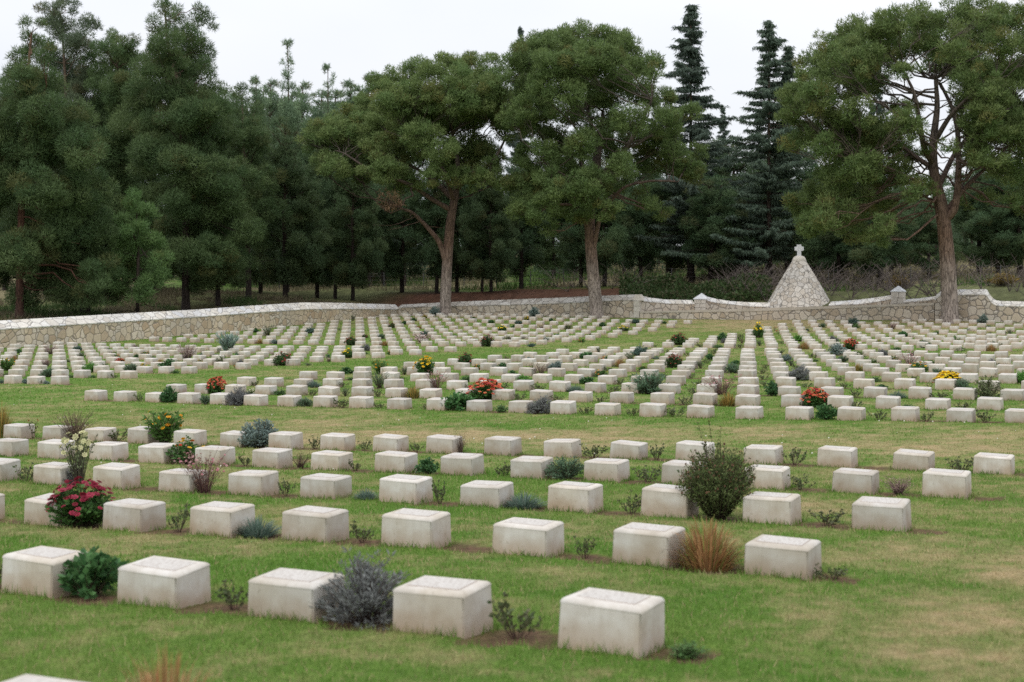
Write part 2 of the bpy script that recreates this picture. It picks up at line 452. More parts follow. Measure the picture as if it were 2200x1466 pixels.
# ------------------------------------------------------------------ terrain
# surveyed ground heights: (X across the rows, Y away along the columns, Z)
CTRL=[(-3.6,3.5,0.16),(-2.2,3.5,0.18),(-6.0,3.5,0.08),(-3.0,6.0,0.025),(-4.8,6.0,-0.02),(-6.6,6.0,-0.09),(-3.0,8.7,-0.12),(-4.8,8.7,-0.11),(-6.6,8.7,-0.20),(-8.5,8.7,-0.27),(-3.0,11.5,-0.24),(-4.8,11.5,-0.27),(-6.6,11.5,-0.32),(-8.5,11.5,-0.37),(-10.3,11.5,-0.44),
(-12.1,11.5,-0.47),(-3.0,14.2,-0.33),(-5.7,14.2,-0.38),(-8.5,14.2,-0.47),(-10.3,14.2,-0.51),(-13.0,14.2,-0.58),(-14.9,14.2,-0.63),(-3.0,16.9,-0.44),(-4.8,16.9,-0.45),(-6.6,16.9,-0.49),(-8.5,16.9,-0.55),(-10.3,16.9,-0.60),
(-12.1,16.9,-0.65),(-13.9,16.9,-0.71),(-15.8,16.9,-0.75),(-18.5,16.9,-0.81),(-23.9,24.1,-0.92),(-22.0,24.1,-0.87),(-20.2,24.1,-0.87),(-18.4,24.1,-0.83),(-16.6,24.1,-0.79),(-14.7,24.1,-0.75),(-12.9,24.1,-0.73),(-11.1,24.1,-0.70),
(-9.2,24.1,-0.67),(-7.4,24.1,-0.63),(-5.6,24.1,-0.55),(-3.8,24.1,-0.50),(-23.9,29.6,-0.94),(-23.9,32.3,-0.91),(-23.9,35.0,-0.94),(-23.9,37.7,-0.93),(-23.9,40.4,-0.95),(-23.9,43.1,-0.96),(-23.9,45.9,-0.94),(-23.9,48.6,-0.96),
(-23.9,51.3,-0.97),(-5.6,29.6,-0.60),(-6.5,32.3,-0.60),(-7.4,35.0,-0.64),(-5.5,35.0,-0.60),(-8.3,37.7,-0.67),(-6.5,37.7,-0.63),(-9.2,40.4,-0.74),(-7.4,40.4,-0.71),(-10.1,43.1,-0.80),(-7.4,43.1,-0.74),(-11.0,45.9,-0.79),
(-9.2,45.9,-0.77),(-7.4,45.9,-0.77),(-10.1,48.6,-0.81),(-8.3,48.6,-0.81),(-18.3,51.3,-0.93),(-12.8,51.3,-0.87),(-8.3,51.3,-0.81),(-10.2,29.6,-0.67),(-11.1,32.3,-0.70),(-12.0,35.0,-0.71),(-12.9,37.7,-0.72),(-13.8,40.4,-0.78),
(-14.7,43.1,-0.81),(-15.6,45.9,-0.82),(-16.5,48.6,-0.85),(-23.5,56.4,-0.97),(-20.8,56.4,-0.94),(-18.1,56.4,-0.91),(-14.4,56.4,-0.88),(-11.7,56.4,-0.86),(-9.0,56.4,-0.81),(-15.4,61.8,-0.93),(-10.8,61.8,-0.86),(-16.3,64.5,-0.89),
(-11.7,64.5,-0.83),(-17.2,67.2,-0.90),(-13.5,67.2,-0.85),(-23.6,70.0,-0.83),(-19.0,70.0,-0.84),(-14.5,70.0,-0.87),(-11.7,70.0,-0.87),(-23.6,72.7,-0.74),(-19.0,72.7,-0.75),(-15.4,72.7,-0.76),(-12.6,72.7,-0.76),(-23.6,75.4,-0.64),
(-20.8,75.4,-0.61),(-16.3,75.4,-0.66),(-12.6,75.4,-0.68),(-23.6,78.1,-0.53),(-21.8,78.1,-0.51),(-17.2,78.1,-0.56),(-14.4,78.1,-0.56),(-11.7,78.1,-0.57),(-18.1,80.8,-0.50),(-14.4,80.8,-0.48),(-12.6,80.8,-0.50),(-31.6,28.9,-1.09),
(-29.8,28.9,-1.04),(-32.5,31.5,-1.08),(-29.8,31.5,-1.04),(-37.1,34.2,-1.18),(-33.5,34.2,-1.13),(-29.8,34.2,-1.05),(-39.0,36.9,-1.20),(-32.5,36.9,-1.10),(-29.8,36.9,-1.05),(-42.6,39.5,-1.22),(-34.4,39.5,-1.17),(-29.8,39.5,-1.07),
(-43.5,42.2,-1.29),(-34.3,42.2,-1.17),(-29.8,42.2,-1.08),(-46.3,44.9,-1.30),(-36.2,44.9,-1.18),(-29.8,44.9,-1.06),(-39.8,47.5,-1.17),(-35.2,47.5,-1.16),(-29.8,47.5,-1.05),(-39.8,50.2,-1.24),(-33.4,50.2,-1.08),(-29.8,50.2,-1.06),
(-29.8,55.9,-1.06),(-29.8,58.6,-1.07),(-29.8,61.3,-1.06),(-29.8,64.0,-1.04),(-29.8,66.7,-1.02),(-29.8,69.3,-0.96),(-29.8,72.0,-0.87),(-29.9,74.7,-0.74),(-29.9,77.4,-0.58),(-50.9,55.9,-1.23),(-47.1,55.9,-1.22),(-39.7,55.9,-1.18),
(-34.5,55.9,-1.14),(-50.9,58.6,-1.15),(-50.9,61.3,-1.06),(-37.8,61.3,-1.07),(-50.9,64.0,-1.01),(-39.5,64.0,-1.00),(-50.9,66.7,-0.95),(-41.2,66.7,-0.89),(-50.9,69.3,-0.84),(-39.8,69.3,-0.89),(-50.9,72.0,-0.73),(-41.3,72.0,-0.75),
(-50.9,74.7,-0.60),(-42.8,74.7,-0.60),(-50.9,77.4,-0.48),(-39.0,77.4,-0.52),(-50.9,80.1,-0.37),(-44.5,80.1,-0.38),(-36.2,80.1,-0.45),(-52.6,47.8,-1.27),(-52.6,53.8,-1.25),(-52.6,62.4,-1.04),(-52.6,74.0,-0.67),(-52.6,79.3,-0.53),
(-52.7,82.3,-0.55),(-47.2,82.3,-0.45),(-35.7,82.3,-0.39),(-32.3,82.3,-0.43),(-27.8,82.3,-0.44),(-19.4,82.3,-0.34),(-15.5,82.3,-0.32)]

S_PITCH = 0.914
# block: (X of the front left corner of column 0, Y of row 0, row pitch)
LAT = {'A': (-2.976, 6.04, 2.7076), 'B': (-23.864, 24.116, 2.7176), 'C': (-29.795, 28.853, 2.6705),
       'D': (-23.60, 56.35, 2.722), 'E': (-29.833, 55.903, 2.688)}
ROWS = {'A': range(-1, 5), 'B': range(0, 11), 'C': range(0, 9), 'D': range(0, 10), 'E': range(0, 10)}
STONE_W, STONE_D, STONE_H = 0.424, 0.310, 0.222
WALL_U, WALL_V = -52.6, 82.5

_c = np.array(CTRL)
_cx = _c[:, :2] / 40.0
def _kern(d2):
    return 0.5 * d2 * np.log(d2 + 1e-12)
_n = len(_c)
_K = _kern(((_cx[:, None] - _cx[None]) ** 2).sum(-1)) + 4e-3 * np.eye(_n)
_P = np.hstack([np.ones((_n, 1)), _cx])
_A = np.zeros((_n + 3, _n + 3)); _A[:_n, :_n] = _K; _A[:_n, _n:] = _P; _A[_n:, :_n] = _P.T
_sol = np.linalg.solve(_A, np.concatenate([_c[:, 2], np.zeros(3)]))
def height(u, v):
    u = np.atleast_1d(np.asarray(u, dtype=float)); v = np.atleast_1d(np.asarray(v, dtype=float))
    cu = np.clip(u, -53.5, 3.0); cv = np.clip(v, 3.5, 83.2)
    cu = np.maximum(cu, -(14 + cv * 0.85))           # stay inside the surveyed wedge
    out = np.empty(u.shape)
    uf, vf, of = cu.ravel() / 40, cv.ravel() / 40, out.reshape(-1)
    for a in range(0, len(uf), 20000):
        q = np.stack([uf[a:a + 20000], vf[a:a + 20000]], 1)
        of[a:a + 20000] = _kern(((q[:, None] - _cx[None]) ** 2).sum(-1)) @ _sol[:_n] + _sol[_n] + q @ _sol[_n + 1:]
    dv = np.maximum(v - 83.2, 0); dl = np.maximum(-u - 53.3, 0)
    bank = 1.55 * smoothstep(dv / 11) + 0.055 * np.clip(dv - 11, 0, 110)
    bankl = 1.15 * smoothstep(dl / 8) + 0.05 * np.clip(dl - 8, 0, 110)
    far = np.hypot(dv, dl)
    return out + np.maximum(bank, bankl) + (fbm(u * 0.12, v * 0.12) - 0.5) * 0.9 * smoothstep((far - 3) / 12)
def hgt(u, v):
    return float(height([u], [v])[0])

def soil_mask(u, v):
    """bare earth in the beds between the markers"""
    m = np.zeros(u.shape)
    for b, (u0, v0, r) in LAT.items():
        j = np.round((v - v0 - 0.15) / r)
        ok = (j >= ROWS[b][0]) & (j <= ROWS[b][-1])
        dv = v - (v0 + j * r)
        fi = (u - u0) / S_PITCH
        if b in 'ACE': ok &= fi < 0.95
        if b in 'ACE' : pass
        else: ok &= fi > -0.5
        gap = (fi - np.floor(fi)) * S_PITCH
        inside = (gap > STONE_W - 0.03)
        if b in 'ACE': inside &= (fi < 0) | (gap < 0.74)
        cell = noise2(np.floor(fi) * 3.7 + 11, j * 5.3 + ord(b))
        cov = {'A': 0.85, 'B': 0.42}.get(b, 0.3)
        edge = 0.17 + 0.30 * (fbm(u * 7, v * 7, 3) - 0.5)
        prof = np.clip((edge + 0.05 - np.abs(dv - 0.13)) / 0.06, 0, 1) * np.clip(1 - np.abs(gap - 0.63) / 0.36, 0, 1) ** 0.3
        m = np.maximum(m, np.where(ok & inside & (cell < cov), prof, 0))
    return m

def stone_mask(u, v, pad=0.0):
    m = np.zeros(u.shape, dtype=bool)
    for b, (u0, v0, r) in LAT.items():
        j = np.round((v - v0 - 0.15) / r)
        fi = (u - u0) / S_PITCH
        gap = (fi - np.floor(fi)) * S_PITCH
        dv = v - (v0 + j * r)
        ok = (j >= ROWS[b][0]) & (j <= ROWS[b][-1]) & (gap < STONE_W + pad) & (dv > -pad) & (dv < STONE_D + pad)
        ok &= (fi < 0.99) if b in 'ACE' else (fi >= 0)
        m |= ok
    return m

def dryness(u, v):
    """0 lush green .. 1 straw"""
    d = 0.18 + 0.90 * (fbm(u * 0.55 + 3, v * 0.55) - 0.5) + 0.6 * (fbm(u * 0.16, v * 0.16 + 9) - 0.5) + 1.2 * (fbm(u * 2.7, v * 2.7) - 0.5) + 0.8 * (fbm(u * 9.0, v * 9.0, 2) - 0.5)
    d += 0.36 * np.exp(-((v - 20.6 - 0.04 * u) / 1.7) ** 2)                # worn strip between the blocks
    d += 0.50 * smoothstep((u + 3.0) / 1.6) * smoothstep((14 - v) / 6)
    d += 0.28 * smoothstep((u + 7) / 3.0) * smoothstep((16 - v) / 3) * smoothstep((v - 7) / 3)
    d += 0.40 * smoothstep((v - 73) / 4) * smoothstep((u + 33) / 4) * smoothstep((83 - v) / 2 + 0.3) * (u < -14)
    d += 0.15 * smoothstep((v - 66) / 8)
    d -= 0.10 * smoothstep((-u - 20) / 10) * smoothstep((60 - v) / 10)
    for b in 'AB':                                                          # watered beds stay green
        u0, v0, r = LAT[b]
        j = np.round((v - v0 - 0.15) / r)
        ok = (j >= ROWS[b][0]) & (j <= ROWS[b][-1])
        d -= np.where(ok, 0.24 * np.exp(-((v - v0 - j * r - 0.15) / 0.42) ** 2), 0)
    d -= 0.30 * np.exp(-((v - 7.3) / 0.7) ** 2) * (u < -2.5)
    return np.clip(d, 0, 1)

G1 = np.array([0.092, 0.205, 0.026]); G2 = np.array([0.155, 0.245, 0.050]); STRAW = np.array([0.405, 0.33, 0.178]); SOIL = np.array([0.115, 0.072, 0.047])
def lawn_col(u, v, rnd):
    d = dryness(u, v)[:, None]
    g = G1 + (G2 - G1) * np.clip(fbm(u * 0.9 + 40, v * 0.9)[:, None] * 1.2 + 0.5 * (rnd[:, None] - 0.5), 0, 1)
    return g * (1 - d) + STRAW * d

def build_ground():
    fine = np.radians(np.linspace(-31, 31, 430))
    coarse = np.radians(np.linspace(31, 329, 64))[1:-1]
    ang = np.concatenate([fine, coarse])
    rad = np.concatenate([np.geomspace(0.4, 3.8, 14)[:-1], np.geomspace(3.8, 130, 500), np.geomspace(130, 900, 34)[1:]])
    A, R = np.meshgrid(ang, rad)                       # angle 0 = lens axis, positive to the left
    u = R * (-np.sin(A + TH)); v = R * np.cos(A + TH)
    na, nr = len(ang), len(rad)
    h = height(u, v).reshape(u.shape)
    i = np.arange(nr - 1)[:, None] * na; j = np.arange(na)[None]; k = (j + 1) % na
    F = np.stack([i + j, i + na + j, i + na + k, i + k], -1).reshape(-1, 4)
    F = F[:, ::-1]
    uf, vf, hf = u.ravel(), v.ravel(), h.ravel()
    # lawn colour / woodland colour
    soil = soil_mask(uf, vf)[:, None]
    rnd = np.random.default_rng(3).random(len(uf))
    lc = lawn_col(uf, vf, rnd)
    lc = lc * 0.80
    lc = lc * (1 - soil) + SOIL * (0.8 + 0.5 * rnd[:, None]) * soil
    hf = hf - 0.012 * soil[:, 0]
    dv = np.maximum(vf - 83.2, 0); dl = np.maximum(-uf - 53.3, 0); dd = np.maximum(dv, dl)
    litter = np.array([0.085, 0.045, 0.030]); green = np.array([0.085, 0.15, 0.035]); dry = np.array([0.20, 0.18, 0.105])
    w = fbm(uf * 0.22, vf * 0.22 + 5)
    wg = smoothstep((dd + 5 * (w - 0.5) - 11) / 3)[:, None] * smoothstep((19 + 6 * (w - 0.5) - dd) / 4)[:, None]
    wd = smoothstep((dd + 8 * (w - 0.5) - 17) / 5)[:, None]
    patch = smoothstep((fbm(uf * 0.11 + 7, vf * 0.11) - 0.55) / 0.12)[:, None]
    lit = smoothstep((uf + 62) / 6) * smoothstep((-33 - uf) / 4)
    lit = lit[:, None]
    wc = (litter * lit + ((0.30 * green + 0.38 * dry) * (0.4 + 1.2 * w[:, None])) * (1 - lit)) * (0.75 + 0.6 * rnd[:, None])
    wc = wc * (1 - wd) + (dry * (1 - patch) + green * patch) * wd
    wg = wg * lit * 0.8
    wc = wc * (1 - wg) + green * wg
    inside = ((uf > WALL_U - 0.45) & (vf < WALL_V + 0.45))
    col = np.where(inside[:, None], lc, wc)
    V = np.stack([uf, vf, hf], 1)
    fc = inside[F].all(1)
    def sub(mask):
        Fs = F[mask]; used, inv = np.unique(Fs, return_inverse=True)
        return V[used], inv.reshape(-1, 4), col[used]
    m, nt, out = new_mat('mown turf')
    at = N(nt, 'ShaderNodeAttribute', attribute_name='Col')
    g = N(nt, 'ShaderNodeNewGeometry')
    n1 = N(nt, 'ShaderNodeTexNoise', Scale=26.0, Detail=6.0, Roughness=0.75); nt.links.new(g.outputs['Position'], n1.inputs['Vector'])
    n2 = N(nt, 'ShaderNodeTexNoise', Scale=4.5, Detail=5.0, Roughness=0.7); nt.links.new(g.outputs['Position'], n2.inputs['Vector'])
    c = mixc(nt, at.outputs['Color'], ramp(nt, n1.outputs['Fac'], [(0.3, (0.55, 0.55, 0.5)), (0.7, (1.35, 1.3, 1.3))]).outputs[0], 0.9, 'MULTIPLY')
    c = mixc(nt, c, ramp(nt, n2.outputs['Fac'], [(0.35, (0.82, 0.88, 0.8)), (0.65, (1.18, 1.1, 1.15))]).outputs[0], 0.9, 'MULTIPLY')
    finish(nt, out, c, 0.95, bump(nt, n1.outputs['Fac'], 0.8, 0.03), 0.1)
    v_, f_, c_ = sub(fc)
    tag(link('lawn', mk_mesh('lawn', v_, f_, c_, True), m), kind='structure')
    v_, f_, c_ = sub(~fc)
    tag(link('woodland_ground', mk_mesh('woodland_ground', v_, f_, c_, True), m), kind='structure')
build_ground()

def build_grass():
    rng = np.random.default_rng(11)
    Vs, Fs, Cs, n0 = [], [], [], 0
    for z0, z1, dens, wid, lo, hi in ((3.4, 9, 2700, 0.0052, 0.022, 0.046), (9, 17, 1500, 0.0075, 0.022, 0.046), (17, 30, 420, 0.014, 0.02, 0.045), (30, 55, 110, 0.026, 0.02, 0.05), (55, 98, 42, 0.042, 0.02, 0.055)):
        tanw = 0.44
        n = int(dens * tanw * (z1 * z1 - z0 * z0))
        z = np.sqrt(rng.random(n) * (z1 * z1 - z0 * z0) + z0 * z0)
        x = (rng.random(n) * 2 - 1) * tanw * z
        u = x * CT - z * ST; v = x * ST + z * CT
        ok = (u > WALL_U + 0.1) & (v < WALL_V - 0.15) & ~stone_mask(u, v, 0.004)
        ok &= soil_mask(u, v) < 0.25 + 0.3 * rng.random(n)
        u, v, z = u[ok], v[ok], z[ok]; n = len(u)
        d = dryness(u, v)
        L = lo + (hi - lo) * rng.random(n) ** 1.3
        L *= 1.15 - 0.45 * d
        near = stone_mask(u, v, 0.05)
        L = np.where(near, L * 1.6, L)
        dr = rng.normal(size=(n, 3)) * 0.42; dr[:, 2] = 1.0; dr = unit(dr)
        p = np.stack([u, v, height(u, v) - 0.004], 1)
        Vb, Fb = blades(rng, p, dr, L, wid * (0.7 + 0.6 * rng.random(n)))
        c = lawn_col(u, v, rng.random(n)) * (0.80 + 0.5 * rng.random((n, 1)))
        dead = rng.random(n) < 0.10 + 0.25 * d
        c = np.where(dead[:, None], STRAW * (0.8 + 0.4 * rng.random((n, 1))), c)
        Vs.append(Vb); Fs.append(Fb + n0); Cs.append(np.repeat(c, 3, 0)); n0 += len(Vb)
    me = mk_mesh('grass', np.concatenate(Vs), np.concatenate(Fs), np.concatenate(Cs))
    tag(link('grass', me, M_GRASS), kind='stuff')
build_grass()

# ------------------------------------------------------------------ walls
def wall_run(name, st, parent, thick, mats, normal=None, caps=True):
    """st: stations (u, v, ztop, zcop, zbase). Builds 'wall_face' and 'coping' under parent."""
    st = np.array(st, dtype=float); n = len(st)
    p = st[:, :2]
    t = unit(np.gradient(p, axis=0))
    nb = np.stack([-t[:, 1], t[:, 0]], 1)              # away from the cemetery (left of travel)
    if normal is not None: nb = np.broadcast_to(np.array(normal), nb.shape)
    origin = np.array([p[0, 0], p[0, 1], 0])
    f = p; b = p + nb * thick
    def ring(f_, b_, z0, z1):
        return [np.c_[f_, z0], np.c_[f_, z1], np.c_[b_, z1], np.c_[b_, z0]]
    def skin(rings):
        k = len(rings); V = np.stack(rings, 1).reshape(-1, 3)
        i = np.arange(n - 1)[:, None] * k; j = np.arange(k)[None]; jj = (j + 1) % k
        F = np.stack([i + j, i + k + j, i + k + jj, i + jj], -1).reshape(-1, 4)
        e = (n - 1) * k
        return V, F, [np.array([list(range(k))]), np.array([[e + q for q in range(k)][::-1]])]
    V, F, ends = skin(ring(f, b, st[:, 4] - 0.4, st[:, 3]))
    me = mk_mesh(name + ' face', V - origin, [F] + ends)
    link('wall_face', me, mats[0], parent, origin)
    ov = 0.025
    f2 = p - nb * ov; r2 = p + nb * thick * 0.62; b2 = p + nb * (thick + ov)
    V, F, ends = skin([np.c_[f2, st[:, 3] + 0.003], np.c_[f2, st[:, 3] + 0.05], np.c_[r2, st[:, 2]], np.c_[b2, st[:, 3] + 0.05], np.c_[b2, st[:, 3] + 0.003]])
    me = mk_mesh(name + ' coping', V - origin, [F] + ends)
    link('coping', me, mats[1], parent, origin)

def dens(st, k=6):
    st = np.array(st, dtype=float)
    t = np.linspace(0, len(st) - 1, (len(st) - 1) * k + 1)
    return np.stack([np.interp(t, np.arange(len(st)), st[:, q]) for q in range(st.shape[1])], 1)

def box_mesh(name, x0, x1, y0, y1, z0, z1, bev=0.02):
    bm = bmesh.new()
    bmesh.ops.create_cube(bm, size=1)
    for w in bm.verts:
        w.co = ((x0 + x1) / 2 + w.co.x * (x1 - x0), (y0 + y1) / 2 + w.co.y * (y1 - y0), (z0 + z1) / 2 + w.co.z * (z1 - z0))
    if bev: bmesh.ops.bevel(bm, geom=bm.edges[:], offset=bev, segments=2, affect='EDGES')
    me = bpy.data.meshes.new(name); bm.to_mesh(me); bm.free()
    return me

# left boundary wall, running away from the camera side along X = WALL_U
lw = []
for v, zt, rise in ((14, -2.15, .40), (30, -2.02, .41), (40, -1.88, .42), (47.8, -1.75, .42), (55, -1.59, .42), (62.4, -1.435, .42), (67, -1.29, .43), (72, -1.165, .44), (75.5, -1.22, .42), (79.3, -1.33, .38), (82.7, -1.42, .36)):
    lw.append((WALL_U, v, EYE + zt, EYE + zt - rise, hgt(WALL_U, v)))
lw_root = empty('boundary_wall', (0, 0, 0))
tag(lw_root, 'low tan rubble wall with pale slab coping running along the pines on the left', 'wall')
wall_run('boundary wall', dens(lw, 4), lw_root, 0.62, (M_WALL_L, M_COPING))

# back wall from the corner to the quoin
bw = []
for x, yt, yc in ((852, 655, 662), (900, 652.5, 661), (960, 649.5, 659.5), (1030, 646.5, 657.5), (1100, 643.5, 656), (1180, 640.5, 653.5), (1260, 637, 650), (1330, 634, 646.5), (1362, 633, 646)):
    u, v, z = on_v(x, WALL_V)
    bw.append((u, v, z_of(yt, z), z_of(yc, z), hgt(u, v)))
bw[0] = (WALL_U + 0.02,) + bw[0][1:]
bw_root = empty('back_wall', (0, 0, 0))
tag(bw_root, 'low grey tan rubble wall behind the far left graves, two umbrella pines in front', 'wall')
wall_run('back wall', dens(bw, 3), bw_root, 0.6, (M_WALL_B, M_COPING_B), normal=(0, 1))
# quoin at the end of the back wall
u, v, z = on_v(1362, WALL_V)
u2, _, _ = on_v(1374, WALL_V)
qz0, qz1, qt = hgt(u, v) - 0.3, z_of(646, z), z_of(633, z)
bm = bmesh.new()
nq = 4
for k in range(nq):
    a = qz0 + (qz1 - qz0) * k / nq; b = qz0 + (qz1 - qz0) * (k + 1) / nq - 0.012
    off = 0.05 if k % 2 else 0.0
    g = bmesh.ops.create_cube(bm, size=1)['verts']
    for w in g: w.co = ((u + u2) / 2 + w.co.x * (u2 - u) - off * 0.3, v + 0.3 + w.co.y * 0.66 , (a + b) / 2 + w.co.z * (b - a))
g = bmesh.ops.create_cone(bm, cap_ends=True, segments=4, radius1=0.46, radius2=0.24, depth=qt - qz1, matrix=Matrix.Translation(((u + u2) / 2, v + 0.3, (qt + qz1) / 2)) @ Matrix.Rotation(math.radians(45), 4, 'Z'))
me = bpy.data.meshes.new('quoin'); bm.to_mesh(me); bm.free()
link('quoin', me, M_ASHLAR, bw_root)

# the apse behind the low retaining wall: two swept wings, piers, retaining wall, cone
def station(x, v, yt, yc, yb=None):
    u, v, z = on_v(x, v)
    return (u, v, z_of(yt, z), z_of(yc, z), z_of(yb, z) if yb else hgt(u, v))
wing = [station(1374, 82.75, 634.5, 647), station(1400, 83.2, 640, 650), station(1430, 83.8, 643.6, 653), station(1460, 84.5, 644.6, 654), station(1492, 85.2, 645, 654)]
r_ = empty('curved_wing_wall'); tag(r_, 'short curved wall dipping between the square quoin and the gabled pier', 'wall', 'wing walls of the stone apse')
wall_run('wing', dens(wing), r_, 0.55, (M_WALL_B, M_COPING))
wing = [station(1515, 85.4, 633, 645), station(1527, 85.7, 638.5, 649), station(1545, 86.1, 643, 652.5), station(1580, 86.9, 648, 656), station(1612, 87.4, 650, 659), station(1655, 87.9, 650.5, 661)]
r_ = empty('curved_wing_wall'); tag(r_, 'curved wall sweeping down from the gabled pier to the left of the cone', 'wall', 'wing walls of the stone apse')
wall_run('wing', dens(wing), r_, 0.55, (M_WALL_B, M_COPING))
wing = [station(1780, 88.0, 648.5, 657.5), station(1812, 87.8, 646.5, 656), station(1842, 87.3, 643.5, 655), station(1868, 86.8, 640, 652), station(1892, 86.2, 636.5, 648), station(1916, 85.5, 632.5, 643.6)]
r_ = empty('curved_wing_wall'); tag(r_, 'curved wall sweeping up from the cone to the pointed pier on its right', 'wall', 'wing walls of the stone apse')
wall_run('wing', dens(wing), r_, 0.55, (M_WALL_B, M_COPING))
wing = [station(1940, 85.0, 643.5, 651), station(1962, 84.6, 641.5, 649.5), station(1985, 84.0, 638.5, 647.5), station(2008, 83.3, 635.5, 644)]
r_ = empty('curved_wing_wall'); tag(r_, 'short curved wall between the pointed pier and the tall wall behind the right pine', 'wall', 'wing walls of the stone apse')
wall_run('wing', dens(wing), r_, 0.55, (M_WALL_B, M_COPING))

def pier(x0, x1, v, yap, yeave, label):
    ua, _, z = on_v(x0, v); ub, _, _ = on_v(x1, v)
    w = ub - ua
    zb, ze, za = hgt(ua, v) - 0.3, z_of(yeave, z), z_of(yap, z)
    r = empty('stone_pier', ((ua + ub) / 2, v + w / 2, zb)); tag(r, label, 'pier', 'capped piers of the stone apse')
    bm = bmesh.new(); n = 5
    for k in range(n):
        a = (ze - zb) * k / n; b = (ze - zb) * (k + 1) / n - 0.015
        for s in (0, 1):
            f = 0.5 if k % 2 else 0.62
            xa, xb = (-w / 2, -w / 2 + w * f - 0.008) if s == 0 else (-w / 2 + w * f + 0.008, w / 2)
            g = bmesh.ops.create_cube(bm, size=1)['verts']
            for q in g: q.co = ((xa + xb) / 2 + q.co.x * (xb - xa), q.co.y * w, (a + b) / 2 + q.co.z * (b - a))
    bmesh.ops.bevel(bm, geom=bm.edges[:], offset=0.012, segments=1, affect='EDGES')
    me = bpy.data.meshes.new('pier blocks'); bm.to_mesh(me); bm.free()
    link('shaft', me, M_ASHLAR, r)
    bm = bmesh.new()
    c = w * 0.55
    vs = [bm.verts.new(q) for q in ((-c, -c, ze - zb), (c, -c, ze - zb), (c, c, ze - zb), (-c, c, ze - zb), (-c, -c, ze - zb + .05), (c, -c, ze - zb + .05), (c, c, ze - zb + .05), (-c, c, ze - zb + .05), (0, 0, za - zb))]
    for fc in ((3, 2, 1, 0), (0, 1, 5, 4), (1, 2, 6, 5), (2, 3, 7, 6), (3, 0, 4, 7), (4, 5, 8), (5, 6, 8), (6, 7, 8), (7, 4, 8)):
        bm.faces.new([vs[q] for q in fc])
    me = bpy.data.meshes.new('pier cap'); bm.to_mesh(me); bm.free()
    link('cap', me, M_CROSS, r)
pier(1491, 1515, 85.3, 630, 643.5, 'square stone pier with pointed cap left of the cone, wall sweeping down beside it')
pier(1914.5, 1940, 85.2, 614, 627.5, 'square stone pier with pyramid cap right of the cone, before the yellow bush')

# low retaining wall with its ledge, in the line of the back wall
rt = []
for x, yt, yc in ((1375, 669.5, 673), (1440, 668, 672), (1520, 666, 671), (1610, 663.5, 669.5), (1700, 660.5, 667), (1760, 658.5, 664.5), (1840, 656.5, 661.5), (1914, 654.5, 658.8), (2007, 651, 656.5)):
    u, v, z = on_v(x, WALL_V)
    rt.append((u, v, z_of(yt, z), z_of(yc, z), hgt(u, v)))
rt = dens(rt, 3)
r_ = empty('retaining_wall'); tag(r_, 'long low rubble retaining wall with a flat ledge below the cone', 'wall')
o3 = np.array([rt[0, 0], rt[0, 1], 0])
def slab(name, st, z0, z1, y0, y1, mat, parent):
    n = len(st)
    V = np.stack([np.c_[st[:, 0], st[:, 1] + y0, z0], np.c_[st[:, 0], st[:, 1] + y0, z1], np.c_[st[:, 0], st[:, 1] + y1, z1], np.c_[st[:, 0], st[:, 1] + y1, z0]], 1).reshape(-1, 3)
    i = np.arange(n - 1)[:, None] * 4; j = np.arange(4)[None]; jj = (j + 1) % 4
    F = np.stack([i + j, i + 4 + j, i + 4 + jj, i + jj], -1).reshape(-1, 4)
    e = (n - 1) * 4
    return link(name, mk_mesh(name, V - o3, [F, np.array([[0, 1, 2, 3], [e + 3, e + 2, e + 1, e]])]), mat, parent, o3)
slab('wall_face', rt, rt[:, 4] - 0.4, rt[:, 3], 0, 0.5, M_WALL_B, r_)
slab('ledge', rt, rt[:, 3] + 0.003, rt[:, 2], -0.03, 0.53, M_LEDGE, r_)
terr = slab('terrace', rt, rt[:, 3] - 0.5, rt[:, 2] - 0.03, 0.56, 7.0, M_LEDGE, None)
tag(terr, kind='structure')

# tall right part of the back wall, with its shoulder curving down
tw = []
for x, yt, yc in ((2008.5, 634, 646), (2014, 629, 641), (2022, 623.5, 636), (2040, 622.5, 635.5), (2075, 622, 635), (2116, 621.5, 634.5), (2119, 624, 636), (2122, 630, 640), (2126, 636, 646), (2132, 642, 653), (2139, 646, 657), (2150, 647.2, 658.5), (2200, 648, 659.5), (2300, 649.5, 662)):
    u, v, z = on_v(x, WALL_V)
    tw.append((u, v + 0.003, z_of(yt, z), z_of(yc, z), hgt(u, v)))
uu = tw[-1]
tw.append((6.0, uu[1], uu[2], uu[3], hgt(6, 82.5))); tw.append((40.0, uu[1], uu[2], uu[3], hgt(40, 82.5)))
r_ = empty('back_wall'); tag(r_, 'grey rubble wall with a raised square shoulder behind the large right pine', 'wall')
wall_run('shoulder wall', dens(tw, 2), r_, 0.62, (M_WALL_B, M_COPING), normal=(0, 1))

# the cone
u, v, z = on_v(1717, 89.6)
rb = 0.5 * 148 * z / FPX; rtp = 0.5 * 29 * z / FPX
zb, zt_, zcap = z_of(663, z), z_of(561, z), z_of(551, z)
cone = empty('cone_monument', (u, v, zb)); tag(cone, 'tall cone of pale crazy stonework topped by a white cross', 'monument')
prof = [(rb * 1.02, -1.2), (rb, 0.0)] + [(rb + (rtp - rb) * t + 0.03 * math.sin(math.pi * t), (zt_ - zb) * t) for t in np.linspace(0.06, 1, 16)]
def lathe(name, prof, seg=64):
    V, F = [], []
    for r, h in prof:
        for k in range(seg):
            a = 2 * math.pi * k / seg; V.append((r * math.cos(a), r * math.sin(a), h))
    for q in range(len(prof) - 1):
        for k in range(seg):
            k2 = (k + 1) % seg; F.append((q * seg + k, q * seg + k2, (q + 1) * seg + k2, (q + 1) * seg + k))
    return V, F
